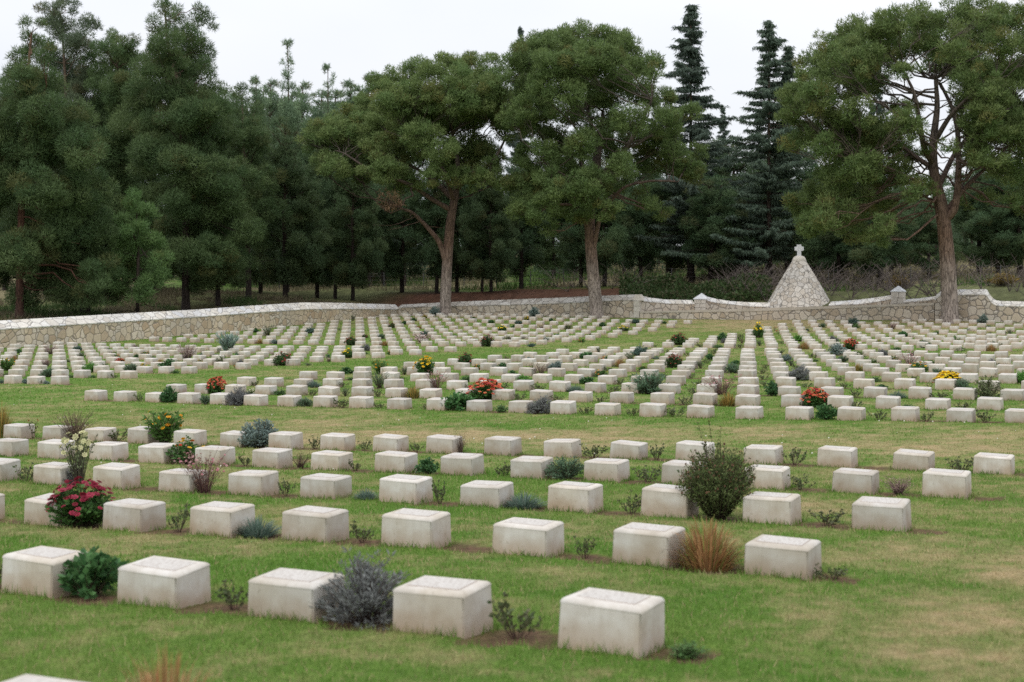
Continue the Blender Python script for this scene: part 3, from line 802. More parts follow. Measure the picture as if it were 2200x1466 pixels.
V, F = lathe('cone', prof); link('cone_body', mk_mesh('cone body', V, np.array(F), smooth=True), M_CONE, cone)
h0 = zt_ - zb
prof = [(rtp + 0.012, h0 - 0.03), (rtp + 0.016, h0 + 0.02), (rtp * 0.93, h0 + 0.16), (rtp * 0.76, h0 + 0.26), (rtp * 0.5, h0 + 0.325), (0.02, h0 + 0.34)]
V, F = lathe('cap', prof, 48); link('cap_stone', mk_mesh('cone cap', V, np.array(F), smooth=True), M_ASHLAR, cone)
pxm = z / FPX
bm = bmesh.new()
half = [(4.4, 0), (4.2, 10.2), (4.9, 11.0), (9.4, 12.0), (9.6, 12.3), (9.6, 19.2), (9.3, 19.6), (5.6, 20.3), (4.9, 21.0), (4.7, 24.3), (4.4, 24.6)]
out = [(a * pxm, b * pxm) for a, b in half]
out = out + [(-a, b) for a, b in reversed(out)]
vf = [bm.verts.new((a, -0.11, b)) for a, b in out]; vb = [bm.verts.new((a, 0.11, b)) for a, b in out]
bm.faces.new(vf); bm.faces.new(vb[::-1])
for k in range(len(out)):
    k2 = (k + 1) % len(out); bm.faces.new((vf[k2], vf[k], vb[k], vb[k2]))
bmesh.ops.recalc_face_normals(bm, faces=bm.faces[:])
bmesh.ops.bevel(bm, geom=bm.edges[:], offset=0.012, segments=1, affect='EDGES')
me = bpy.data.meshes.new('cross'); bm.to_mesh(me); bm.free()
cr = link('cross', me, M_CROSS, cone, (0, 0, h0 + 0.31)); cr.rotation_euler = (0, 0, math.radians(14))

# wire fence on the slope behind
fz = []
for x in (345, 480, 600, 720, 825, 910, 997, 1067, 1140, 1211, 1286, 1363, 1443, 1524, 1605, 1690, 1780, 1868, 1957, 2050, 2150, 2250):
    u, v, z = on_v(x, 103.0 if x > 800 else 103.0 - (800 - x) * 0.012)
    fz.append((u, v, hgt(u, v)))
fr = empty('wire_fence', (0, 0, 0)); tag(fr, 'thin wire fence on steel posts along the slope behind the wall', 'fence')
for k, (u, v, h) in enumerate(fz):
    V, F = tube([(0, 0, -0.3), (0, 0, 1.25)], 0.035, 6)
    link('fence_post', mk_mesh('fence post', V, F), M_WIRE, fr, (u, v, h))
parts = []
for hh in (0.25, 0.6, 0.95, 1.2):
    parts.append(tube([(u, v, h + hh) for u, v, h in fz], 0.006, 3) + ((0, 0, 0),))
V, F, C_ = merge(parts); link('wire', mk_mesh('fence wire', V, F), M_WIRE, fr)

# ------------------------------------------------------------------ grave markers
ORD = ('first second third fourth fifth sixth seventh eighth ninth tenth eleventh twelfth thirteenth fourteenth fifteenth sixteenth '
       'seventeenth eighteenth nineteenth twentieth').split()
for t_ in ('twenty', 'thirty'):
    ORD += [t_ + '-' + a for a in ORD[:9]]
    ORD.append({'twenty': 'thirtieth', 'thirty': 'fortieth'}[t_])
BLOCK = {'A': 'near block', 'B': 'middle block', 'C': 'left block', 'D': 'far right block', 'E': 'far left block'}
SIDE = {'A': 'right', 'B': 'left', 'C': 'right', 'D': 'left', 'E': 'right'}
ROWNAME = ['front', 'second', 'third', 'fourth', 'fifth', 'sixth', 'seventh', 'eighth', 'ninth', 'tenth', 'back']
def rowphrase(b, j):
    return BLOCK[b] + "'s " + ROWNAME[j] + ' row'

def marker_mesh(seed):
    rng = np.random.default_rng(seed)
    w, d, h = STONE_W, STONE_D, STONE_H
    bm = bmesh.new()
    zs = [-0.12, 0.0, h * 0.5, h]
    bmesh.ops.create_cube(bm, size=1)
    tp = 0.007                                          # slight batter
    for q in bm.verts:
        top = q.co.z > 0
        s = tp if top else -0.004
        q.co.x = math.copysign(w / 2 - s, q.co.x); q.co.y = math.copysign(d / 2 - s, q.co.y)
        q.co.z = (h - 0.004 + 0.008 * (q.co.y > 0)) if top else -0.12
    for q in bm.verts: q.co += Vector(rng.normal(size=3) * 0.0025)
    top_edges = [e for e in bm.edges if all(q.co.z > 0 for q in e.verts)]
    bmesh.ops.bevel(bm, geom=top_edges, offset=0.029, segments=5, profile=0.5, affect='EDGES')
    ve = [e for e in bm.edges if abs(e.verts[0].co.z - e.verts[1].co.z) > 0.2]
    bmesh.ops.bevel(bm, geom=ve, offset=0.009, segments=2, affect='EDGES')
    bmesh.ops.subdivide_edges(bm, edges=[e for e in bm.edges if abs(e.verts[0].co.z - e.verts[1].co.z) > 0.15], cuts=4)
    bmesh.ops.recalc_face_normals(bm, faces=bm.faces[:])
    me = bpy.data.meshes.new('grave marker'); bm.to_mesh(me); bm.free()
    z = np.array([q.co.z for q in me.vertices])
    a = me.attributes.new('hgt', 'FLOAT', 'POINT'); a.data.foreach_set('value', np.clip(z / h, 0, 1.1).astype(np.float32))
    for pl in me.polygons: pl.use_smooth = pl.area < 0.012
    me.materials.append(M_MARKER)
    return me

def panel_mesh():
    """raised inscription panel and the groove round it, lying in the sloped top"""
    bm = bmesh.new()
    def slab_(hx, hy, z0, z1, mi, ch):
        vs = [bm.verts.new((sx * hx, sy * hy, z0)) for sx, sy in ((-1, -1), (1, -1), (1, 1), (-1, 1))] + \
             [bm.verts.new((sx * (hx - ch), sy * (hy - ch), z1)) for sx, sy in ((-1, -1), (1, -1), (1, 1), (-1, 1))]
        for f in ((3, 2, 1, 0), (4, 5, 6, 7), (0, 1, 5, 4), (1, 2, 6, 5), (2, 3, 7, 6), (3, 0, 4, 7)):
            bm.faces.new([vs[q] for q in f]).material_index = mi
    slab_(0.153, 0.098, -0.004, 0.0016, 1, 0.001)
    slab_(0.150, 0.094, -0.003, 0.0034, 0, 0.004)
    me = bpy.data.meshes.new('inscription panel'); bm.to_mesh(me); bm.free()
    me.materials.append(M_PANEL); me.materials.append(M_GROOVE)
    return me

MARKERS = [marker_mesh(s) for s in range(4)]
PANEL = panel_mesh()
TOP_TILT = math.atan2(0.008, STONE_D - 0.02)

def in_frame(u, v, z_, pad=25):
    xc = u * CT + v * ST; z = -u * ST + v * CT
    if z < 1: return None
    x = 1100 + FPX * xc / z; y = YH - FPX * (z_ - EYE) / z
    if x < -pad or x > 2200 + pad or y < 560 or y > 1466 + pad * 2: return None
    return x, y, z

slots = []
for b, (u0, v0, r) in LAT.items():
    for j in ROWS[b]:
        if b in 'BD': cols = range(6 if (b == 'D' and j == 9) else 0, 40)
        elif b == 'E': cols = range(-23, -6 if j == 9 else 1)
        else: cols = range(-30, 1)
        for i in cols:
            u = u0 + i * S_PITCH + STONE_W / 2; v = v0 + j * r + STONE_D / 2
            if b in 'CE' and u < WALL_U + 0.9: continue
            if b == 'A' and j == -1 and i > 0: continue
            h = hgt(u, v)
            f = in_frame(u, v, h + 0.2, 70 if v < 20 else 25)
            if f: slots.append((f[2], b, j, i, u, v, h))
slots.sort()
srng = random.Random(8)
NB_LABEL = {}          # filled by the planting plan: (block, row, col) -> phrase
def place_markers():
    far_parts = []
    for n, (z, b, j, i, u, v, h) in enumerate(slots):
        k = n % 4
        rot = (math.radians(srng.gauss(0, 1.0)), math.radians(srng.gauss(0, 1.0)), math.radians(srng.gauss(0, 0.9)))
        sc = (1 + srng.gauss(0, 0.012), 1 + srng.gauss(0, 0.012), 1 + srng.gauss(0, 0.03))
        loc = (u + srng.gauss(0, 0.008), v + srng.gauss(0, 0.012), h + srng.gauss(0, 0.006))
        if n < 300:
            o = bpy.data.objects.new('grave_marker', MARKERS[k])
            COL.objects.link(o)
            o.location = loc; o.rotation_euler = rot; o.scale = sc
            if b == 'A' and j == -1:
                lab = 'pale stone marker cut off by the bottom edge, ' + ('only its top showing' if i < 0 else 'beside the rusty grass tips')
            else:
                c = -i if b in 'ACE' else i
                where = rowphrase(b, j) + ', ' + ORD[c] + ' from ' + SIDE[b] + ' end'
                lab = NB_LABEL.get((b, j, i), 'pale stone marker') + ', ' + where
            tag(o, lab, 'grave marker', 'pale stone grave markers set in rows on the lawn')
            if b == 'A' or (b == 'B' and j < 3):
                p = bpy.data.objects.new('inscription_panel', PANEL)
                COL.objects.link(p); p.parent = o
                p.location = (0, 0.002, STONE_H + 0.0005); p.rotation_euler = (TOP_TILT, 0, 0)
        else:
            far_parts.append((k, Matrix.LocRotScale(loc, Euler(rot), sc)))
    bm = bmesh.new(); Vs, Fs, hs, n0 = [], {}, [], 0
    cache = []
    for me in MARKERS:
        V = np.empty(len(me.vertices) * 3); me.vertices.foreach_get('co', V)
        hh = np.empty(len(me.vertices)); me.attributes['hgt'].data.foreach_get('value', hh)
        cache.append((V.reshape(-1, 3), [tuple(p.vertices) for p in me.polygons], hh))
    bm.free()
    for k, M in far_parts:
        V, F, hh = cache[k]; M = np.array(M)
        Vs.append(V @ M[:3, :3].T + M[:3, 3]); hs.append(hh)
        for f in F: Fs.setdefault(len(f), []).append([a + n0 for a in f])
        n0 += len(V)
    me = mk_mesh('far grave markers', np.concatenate(Vs), [np.array(a) for a in Fs.values()], attr=np.concatenate(hs))
    me.materials.append(M_MARKER)
    o = link('distant_markers', me); tag(o, kind='stuff')

def base_tufts():
    """longer grass left standing against the foot of the nearer markers"""
    rng = np.random.default_rng(41)
    P = []
    for z, b, j, i, u, v, h in slots:
        if z > 36: break
        n = int(150 if z < 20 else 70)
        t = rng.random(n) * 4; s = rng.random(n) * 2 - 1; e = STONE_W / 2 + 0.006; f = STONE_D / 2 + 0.006
        w = rng.exponential(0.016, n)
        x = np.where(t < 1.7, s * e, np.where(t < 2.6, e + w, np.where(t < 3.2, -e - w, s * e)))
        y = np.where(t < 1.7, -f - w, np.where(t < 3.2, s * f, f + w))
        keep = rng.random(n) < 0.35 + 0.65 * (noise2((u + x) * 5, (v + y) * 5) > 0.45)
        P.append(np.c_[u + x, v + y][keep])
    P = np.concatenate(P); u, v = P[:, 0], P[:, 1]; n = len(u)
    d = dryness(u, v)
    dr = rng.normal(size=(n, 3)) * 0.32; dr[:, 2] = 1; dr = unit(dr)
    z = -u * ST + v * CT
    V, F = blades(rng, np.stack([u, v, height(u, v) - 0.004], 1), dr, 0.028 + 0.055 * rng.random(n) ** 2, np.clip(0.0006 * z, 0.005, 0.016))
    c = lawn_col(u, v, rng.random(n)) * (0.65 + 0.5 * rng.random((n, 1)))
    tag(link('edge_grass', mk_mesh('edge grass', V, F, np.repeat(c, 3, 0)), M_GRASS), kind='stuff')
base_tufts()

# ------------------------------------------------------------------ trees
def clumps_to_needles(rng, C, R, n_per, L, W, col, col2, up=0.55, droop=0.0, jit=0.25, flat=0.85):
    """needle tufts filling soft clumps; C (m,3), R (m,), n_per (m,)"""
    n_per = n_per.astype(int)
    idx = np.repeat(np.arange(len(C)), n_per); n = len(idx)
    rd = rand_unit(rng, n)
    rd[:, 2] = np.where(rd[:, 2] < 0, rd[:, 2] * 0.55, rd[:, 2]); rd = unit(rd)
    rr = 0.45 + 0.55 * rng.random(n) ** 0.5
    off = rd * (R[idx] * rr)[:, None]; off[:, 2] *= flat
    p = C[idx] + off
    d = unit(rd * 0.40 + np.array([0, 0, up * 0.7 - droop]) + rng.normal(size=(n, 3)) * 0.5)
    face = unit(rd + np.array([0, 0, 0.35]) + rng.normal(size=(n, 3)) * 0.35)
    V, F = blades(rng, p, d, L * (0.6 + 0.8 * rng.random(n)), W * (0.7 + 0.6 * rng.random(n)), face)
    cm = rng.random(len(C))[idx][:, None]
    c = (col + (np.asarray(col2) - col) * cm) * np.array([1.20, 1.14, 1.02])
    old = (rng.random(len(C)) < 0.07)[idx][:, None]       # some older, browner tufts
    c = np.where(old, c * np.array([1.05, 0.80, 0.75]), c)
    c = c * (1 + jit * (rng.random((n, 1)) * 2 - 1))
    return V, F, np.repeat(c, 3, 0)

def bez(a, b, c, n):
    t = np.linspace(0, 1, n)[:, None]
    return (1 - t) ** 2 * a + 2 * t * (1 - t) * b + t * t * c

def limb(rng, a, c, r0, r1, sag=0.15, n=7, sides=5):
    a = np.array(a); c = np.array(c)
    dist = np.linalg.norm(c - a)
    m = (a + c) / 2 + rng.normal(size=3) * dist * 0.11; m[2] -= sag * dist * (0.4 + 1.1 * rng.random())
    P = bez(a, m, c, n)
    P[1:-1] += rng.normal(size=(n - 2, 3)) * dist * 0.028
    return P, np.linspace(r0, r1, n)

class TreeBuild:
    def __init__(self, seed):
        self.rng = np.random.default_rng(seed); self.wood = []; self.fol = []
    def tube(self, P, r, sides=6): 
        V, F = tube(P, r, sides); self.wood.append((V, F, (0, 0, 0)))
    def finish(self, name, root, bark, origin=(0, 0, 0)):
        o = np.array(origin)
        V, F, C = merge(self.wood)
        link('trunk', mk_mesh(name + ' trunk', V - o, F, None, True), bark, root)
        V, F, C = merge(self.fol)
        link('crown', mk_mesh(name + ' crown', V - o, F, C), M_NEEDLE, root)

def lobed_tree(seed, base_px, depth, trunk_px, lobes, label, name, bark, col, col2, Rx, trunk_w, depth_r, forks, dens_=1.15, L=0.20, W=0.050, k=20, up=0.6, droop=0.0, dead=(), group=None, cat='tree', rootn='umbrella_pine', fine=True, cr=0.39, twigs=0, filler=0.56, gaps=(), low=0.36):
    """a tree at true depth: trunk and limbs follow trunk_px, foliage gathers in lobes spread through the crown's depth"""
    T = TreeBuild(seed); rng = T.rng
    lobes = list(lobes); fill = []
    for q in range(len(lobes)):
        for w in range(q):
            (x1, y1, r1), (x2, y2, r2) = lobes[q][:3], lobes[w][:3]
            dd = math.hypot(x1 - x2, y1 - y2)
            if q in dead or w in dead or dd > 1.9 * (r1 + r2) / 2 or dd < 20 or rng.random() > filler: continue
            mx_, my_ = (x1 + x2) / 2, (y1 + y2) / 2
            if any(math.hypot(mx_ - g[0], my_ - g[1]) < g[2] for g in gaps): continue
            fill.append((mx_, my_ + 3, 0.42 * (r1 + r2)))
    lobes += fill
    b = unproject(base_px[0], base_px[1], depth)
    b.z = hgt(b.x, b.y)
    cx = np.mean([l[0] for l in lobes])
    fwd = np.array([-ST, CT, 0])
    root = empty(rootn, b); tag(root, label, cat, group)
    pts = [np.array(b) - [0, 0, 0.3]] + [np.array(unproject(x, y, depth)) for x, y in trunk_px]
    pts = np.array(pts)
    # smooth trunk
    t = np.linspace(0, 1, len(pts)); tt = np.linspace(0, 1, 4 * len(pts))
    P = np.stack([np.interp(tt, t, pts[:, q]) for q in range(3)], 1)
    for _ in range(3): P[1:-1] = (P[:-2] + 2 * P[1:-1] + P[2:]) / 4
    rad = trunk_w * 0.5 * np.interp(tt, [0, 0.06, 0.5, 1], [1.35, 1.0, 0.78, 0.22])
    ang = np.linspace(0, 7, len(P))
    T.tube(P, rad, 14)
    sk = [(P, rad)]
    for fk in forks:                                     # main leaders: (start index fraction, [(x, y, depth offset)...], width)
        s = P[int(fk[0] * (len(P) - 1))]
        Q = np.array([s] + [np.array(unproject(x, y, depth + dz)) for x, y, dz in fk[1]])
        t = np.linspace(0, 1, len(Q)); tq = np.linspace(0, 1, 5 * len(Q))
        Q = np.stack([np.interp(tq, t, Q[:, q]) for q in range(3)], 1)
        for _ in range(3): Q[1:-1] = (Q[:-2] + 2 * Q[1:-1] + Q[2:]) / 4
        r = np.linspace(fk[2] * 0.5, fk[2] * 0.16, len(Q))
        T.tube(Q, r, 8); sk.append((Q, r))
    SP = np.concatenate([s[0] for s in sk]); SR = np.concatenate([s[1] for s in sk])
    top_z = max(unproject(l[0], l[1], depth).z for l in lobes); half_z = b.z + 0.55 * (top_z - b.z)
    keep = SP[:, 2] > b.z + low * (top_z - b.z)
    SP, SR = SP[keep], SR[keep]
    Cs, Rs, Ns, kind = [], [], [], []
    pxm = depth / FPX
    for q, lb in enumerate(lobes):
        x, y, r = lb[:3]
        lim = math.sqrt(max(0.05, 1 - ((x - cx) / Rx) ** 2))
        dz = depth_r * lim * (rng.random() * 2 - 1) * 0.95 if len(lb) < 4 else lb[3]
        z = depth + dz
        c = np.array(unproject(x, y, z)); rm = r * z / FPX
        # limb from the nearest sensible wood below
        hd = np.linalg.norm(SP[:, :2] - c[:2], axis=1)
        cost = hd + 1.6 * np.abs((c[2] - SP[:, 2]) - (0.5 if c[2] > half_z else -0.35) * hd)
        a = int(np.argmin(cost))
        Lp, Lr = limb(rng, SP[a], c, min(SR[a] * 0.6, 0.035 + 0.009 * hd[a]), 0.018, sag=0.10)
        T.tube(Lp, Lr, 5)
        m = max(5, int(k * (r / 40) ** 1.3))
        rd = rand_unit(rng, m); rd[:, 2] = rd[:, 2] * 0.8 + 0.25
        cc = c + rd * rm * (0.55 + 0.4 * rng.random((m, 1)))
        for g in range(m):
            if g % 2 == 0:
                st_ = Lp[rng.integers(3, len(Lp))]
                tw, tr = limb(rng, st_, cc[g], 0.02, 0.008, sag=0.05, n=4)
                T.tube(tw, tr, 3)
        Cs.append(cc); Rs.append(rm * cr * (0.75 + 0.5 * rng.random(m))); kind += [q in dead] * m
    C = np.concatenate(Cs); R = np.concatenate(Rs); kind = np.array(kind)
    nper = np.maximum(20, dens_ * 270 * (R / 0.55) ** 2)
    g = ~kind
    T.fol.append(clumps_to_needles(rng, C[g], R[g], nper[g], L, W, np.array(col), np.array(col2), up, droop))
    if kind.any():
        T.fol.append(clumps_to_needles(rng, C[kind], R[kind], nper[kind] * 0.32, L, W, np.array((0.11, 0.07, 0.045)), np.array((0.15, 0.10, 0.062)), 0.0, 0.4))
    for q in range(twigs):                               # bare grey dead twigs
        a = SP[rng.integers(0, len(SP) // 2)]
        d = rand_unit(rng, 1)[0]; d[2] *= 0.35
        tw, tr = limb(rng, a, a + d * (1.5 + 2.5 * rng.random()), 0.03, 0.008, sag=0.1, n=6); T.tube(tw, tr, 4)
    T.finish(name, root, bark, tuple(b))
    return root

SP_A, SP_B = (0.106, 0.172, 0.066), (0.148, 0.198, 0.078)
GRP_U = 'umbrella pines inside the wall'
L1 = [(830,190,38),(870,168,38),(920,158,36),(965,150,34),(1010,152,36),(1055,150,34),(840,232,42),(900,208,42),(960,200,42),(1020,198,42),(1072,192,38),(790,285,40),(740,262,36),(700,285,36),(685,320,34),(850,280,46),(910,260,42),(980,270,46),(1040,250,42),(1088,240,38),(760,320,42),(820,345,46),(880,325,42),(945,325,42),(1000,330,46),(720,368,38),(780,375,38),(850,398,36),(838,440,30),(1040,345,42),(1065,385,30),(960,372,40),(1015,395,30),(690,365,28),(870,245,38),(935,230,38),(1000,225,38),(800,240,36),(1100,290,34),(905,395,26),(660,300,26)]
lobed_tree(21, (957, 672), 94.4, [(957,640),(959,590),(963,530),(968,470),(978,420),(985,370),(980,320),(965,260)], L1,
           'broad umbrella pine with a forked trunk, leftmost of the big pines by the back wall', 'umbrella pine one', M_BARK_STONE, SP_A, SP_B, 240, 0.76, 5.5,
           [(0.30, [(945,520,-.3),(915,485,-.6),(885,455,-1),(862,448,-1.2)], 0.42), (0.62, [(940,395,1),(900,365,2),(850,340,3)], 0.42), (0.68, [(1010,375,-1),(1060,350,-2),(1085,300,-2)], 0.40), (0.62, [(955,370,-2),(925,330,-3),(880,300,-3.4)], 0.38), (0.7, [(1000,340,1),(1020,280,2),(1030,230,2)], 0.36), (0.55, [(930,430,-.5),(880,395,-1),(800,370,-2),(740,330,-2)], 0.36)], dead=(28,), twigs=10, group=GRP_U)
L2 = [(1110,125,36),(1150,108,38),(1200,95,40),(1250,90,38),(1300,95,40),(1345,105,38),(1130,165,42),(1180,150,42),(1240,140,42),(1300,148,42),(1358,148,38),(1402,135,26),(1405,165,26),(1150,218,42),(1210,212,42),(1270,208,42),(1320,205,40),(1375,205,36),(1424,218,30),(1105,255,36),(1160,275,42),(1220,262,38),(1300,262,38),(1355,265,40),(1430,272,36),(1478,250,30),(1190,312,38),(1250,318,42),(1140,345,36),(1320,312,38),(1398,312,36),(1450,305,32),(1120,420,44),(1160,398,42),(1130,462,36),(1200,440,42),(1270,400,42),(1320,400,40),(1240,460,36),(1300,455,30),(1400,355,40),(1450,352,40),(1482,378,32),(1380,432,30),(1422,460,24),(1178,498,22),(1495,330,26),(1345,360,38),(1210,370,36)]
lobed_tree(22, (1283, 678), 89.2, [(1279,640),(1274,590),(1269,530),(1266,470),(1272,420),(1282,370),(1290,310),(1295,240)], L2,
           'tall umbrella pine leaning left, middle one of the big pines by the back wall', 'umbrella pine two', M_BARK_STONE, SP_A, (0.145, 0.208, 0.078), 215, 0.84, 5.5,
           [(0.33, [(1288,465,-.6),(1305,440,-.9),(1340,400,-1.4),(1400,388,-2),(1450,390,-2)], 0.30), (0.5, [(1262,400,.6),(1252,360,1),(1240,300,1.6)], 0.46), (0.55, [(1300,370,-1),(1345,320,-2),(1380,260,-2.5),(1400,215,-3)], 0.46), (0.52, [(1250,410,-1),(1215,380,-2),(1170,350,-3)], 0.36), (0.66, [(1280,310,1),(1265,240,2),(1240,170,2)], 0.36), (0.6, [(1330,350,2),(1400,320,3),(1460,270,3)], 0.40), (0.45, [(1240,440,-.6),(1190,440,-1.2),(1150,430,-2)], 0.26)], twigs=10, group=GRP_U)
L3 = [(1780,105,38),(1830,80,38),(1880,65,40),(1930,50,38),(1985,42,36),(2040,36,38),(2090,32,38),(2140,45,38),(2190,48,38),(1742,150,34),(1722,182,28),(1790,150,42),(1850,130,44),(1910,115,42),(1970,102,42),(2030,92,42),(2090,90,42),(2150,100,42),(2210,100,42),(1702,212,32),(1750,220,42),(1810,200,42),(1878,182,38),(2092,150,40),(2150,160,44),(2210,170,42),(1702,260,32),(1738,300,40),(1790,270,38),(1848,250,38),(1830,300,46),(1880,290,42),(1928,230,26),(1694,320,26),(1860,340,46),(1800,340,42),(1918,300,34),(1938,332,30),(1770,400,42),(1820,390,46),(1880,390,42),(1930,380,34),(1960,340,24),(2105,220,40),(2160,240,42),(2220,250,42),(2100,300,34),(2160,300,36),(2220,330,42),(2062,270,24),(1986,318,22),(1730,440,40),(1790,460,42),(1850,450,38),(1900,440,34),(1958,420,28),(2004,410,20),(1750,490,36),(1830,500,36),(1900,490,30),(1880,518,30),(2138,350,30),(2120,425,26),(2172,440,26),(2250,120,42),(2270,200,42),(2260,290,40),(1950,160,30),(2160,380,38),(2225,390,42),(2095,335,28),(2205,440,38),(2250,460,40),(2110,262,34),(2060,150,36),(2010,140,34),(1935,280,32),(1965,290,28),(2070,190,32),(2075,240,32),(2130,280,36),(1960,240,26),(2040,320,24),(1975,390,26),(2060,345,20),(2110,350,28),(2075,440,20),(2180,270,40),(2140,200,40)]
lobed_tree(23, (2040, 687), 79.1, [(2041,655),(2038,600),(2034,540),(2028,480),(2022,440),(2012,400),(2003,350),(2006,290),(2015,230),(2010,170)], L3,
           'huge umbrella pine with a thick red trunk, rightmost of the big pines', 'umbrella pine three', M_BARK_STONE, (0.096, 0.156, 0.058), (0.138, 0.184, 0.070), 290, 0.92, 6.0,
           [(0.42, [(2050,455,-.3),(2058,410,-.4),(2060,350,-.4),(2058,280,-.2),(2046,230,.2),(2020,180,.4)], 0.52), (0.46, [(2080,395,.6),(2120,360,1),(2165,315,2)], 0.34), (0.72, [(1985,320,-1),(1975,260,-2),(1965,200,-2),(1940,150,-2)], 0.40), (0.68, [(1970,340,1),(1920,300,2),(1860,280,3)], 0.34), (0.78, [(2040,250,-1),(2080,210,-2),(2120,180,-3)], 0.34), (0.56, [(1975,392,-1),(1920,365,-2),(1850,340,-3)], 0.22), (0.6, [(2050,330,2),(2100,270,3),(2160,220,3)], 0.34)], dens_=1.05, twigs=14, group=GRP_U, gaps=((2000,205,30),(2045,200,18),(2012,350,26),(2085,400,22),(1990,280,16)))

LP_A, LP_B = (0.068, 0.122, 0.054), (0.108, 0.160, 0.068)
GRP_P = 'feathery pines behind the left wall'
def left_pine(seed, base, depth, trunk, lobes, label, bark=M_BARK_PINE, tw=0.42, dr=3.5, Rx=150, a=LP_A, b=LP_B, d=0.85):
    return lobed_tree(seed, base, depth, trunk, lobes, label, 'feathery pine', bark, a, b, Rx, tw, dr, [], dens_=d * 1.5, L=0.23, W=0.036, k=13, up=0.5, rootn='pine_tree', cr=0.50, group=GRP_P, twigs=7, filler=0.5, low=0.12)
left_pine(31, (42, 690), 77, [(42,620),(44,520),(48,400),(52,300),(58,180),(68,70)],
          [(72,58,22),(62,100,28),(32,130,26),(96,118,28),(42,180,40),(100,180,40),(20,240,46),(88,245,46),(148,262,42),(40,325,54),(112,325,54),(172,338,46),(10,400,56),(88,415,54),(160,425,54),(212,415,40),(60,492,54),(130,495,54),(196,505,46),(30,560,54),(100,575,54),(180,575,46),(60,635,40),(140,632,40),(-40,300,60),(-50,450,60),(-30,580,60),(215,585,38),(190,640,34)],
          'tall pine with a reddish trunk at the left edge of the photo', M_BARK_RED, 0.44)
left_pine(32, (150, 682), 98, [(150,600),(148,450),(145,300),(140,150),(130,30)],
          [(128,4,24),(102,30,26),(160,22,20),(190,62,28),(122,70,34),(204,110,22),(168,108,34),(100,122,34),(150,168,44),(196,185,36),(130,240,48),(200,255,46),(100,290,50),(170,320,50),(230,320,44),(140,400,50),(210,400,50),(120,500,50),(200,490,50)],
          'grey green pine with an open twiggy top rising behind the leftmost pine', a=(0.080, 0.118, 0.078), b=(0.112, 0.150, 0.092))
left_pine(33, (399, 672), 88, [(399,600),(400,500),(398,400),(395,300),(392,200),(360,110),(355,25)],
          [(355,20,20),(378,40,24),(432,18,20),(440,52,26),(342,62,26),(400,82,30),(360,102,36),(424,112,34),(452,150,26),(332,150,40),(390,160,42),(450,200,32),(320,210,44),(390,228,46),(448,245,46),(300,270,44),(370,290,50),(440,308,50),(488,288,30),(330,350,50),(400,368,50),(462,388,46),(510,368,30),(350,430,46),(420,448,50),(490,440,46),(526,430,28),(380,500,46),(450,518,46),(516,500,38),(400,560,44),(470,575,44),(340,585,40),(430,615,32),(548,395,28)],
          'very tall double-topped pine towering over the left part of the wood', tw=0.5, dr=4.0)
left_pine(34, (295, 678), 79.5, [(296,620),(297,560),(296,500),(292,440)],
          [(290,438,26),(312,468,30),(270,478,26),(300,518,36),(330,532,30),(262,540,30),(290,580,38),(330,600,34),(248,612,34),(300,640,30),(350,560,26)],
          'small young pine with a rounded bright top before the taller pines', tw=0.22, dr=1.8, Rx=80, a=(0.085, 0.160, 0.062), b=(0.115, 0.190, 0.074))
left_pine(35, (272, 678), 96, [(270,600),(265,480),(258,350),(252,220),(250,90)],
          [(250,82,24),(230,112,30),(282,112,30),(210,135,28),(256,150,36),(305,140,30),(232,190,42),(284,200,42),(240,260,46),(292,275,46),(228,330,50),(282,348,50),(250,400,46),(222,450,46),(272,425,40),(210,530,44),(250,560,40)],
          'dark pine between the leftmost pine and the double-topped pine')
left_pine(36, (182, 684), 82, [(184,640),(182,590),(176,520),(170,450)],
          [(170,450,44),(210,480,42),(140,500,44),(190,530,44),(230,540,40),(160,570,42),(215,590,40),(150,625,36),(235,635,34)],
          'low dark pine with a thick trunk standing right behind the left wall', tw=0.62, dr=2.4, Rx=90)
left_pine(37, (534, 660), 97, [(534,600),(532,520),(528,430),(524,330),(520,215)],
          [(520,210,24),(505,240,28),(540,250,28),(520,290,38),(555,310,34),(490,330,34),(530,360,42),(575,390,34),(500,420,40),(550,450,38),(515,500,38),(560,520,30),(480,560,32),(590,460,28)],
          'slim straight pine with a bare lower trunk right of the double-topped pine')
left_pine(38, (468, 668), 92, [(468,620),(466,560),(462,520)],
          [(462,510,36),(430,540,36),(500,535,36),(470,570,38),(520,570,30),(420,590,32),(455,610,30),(505,605,26)],
          'short spreading pine close behind the wall, crown below the double-topped pine', tw=0.34, dr=2.2, Rx=80)

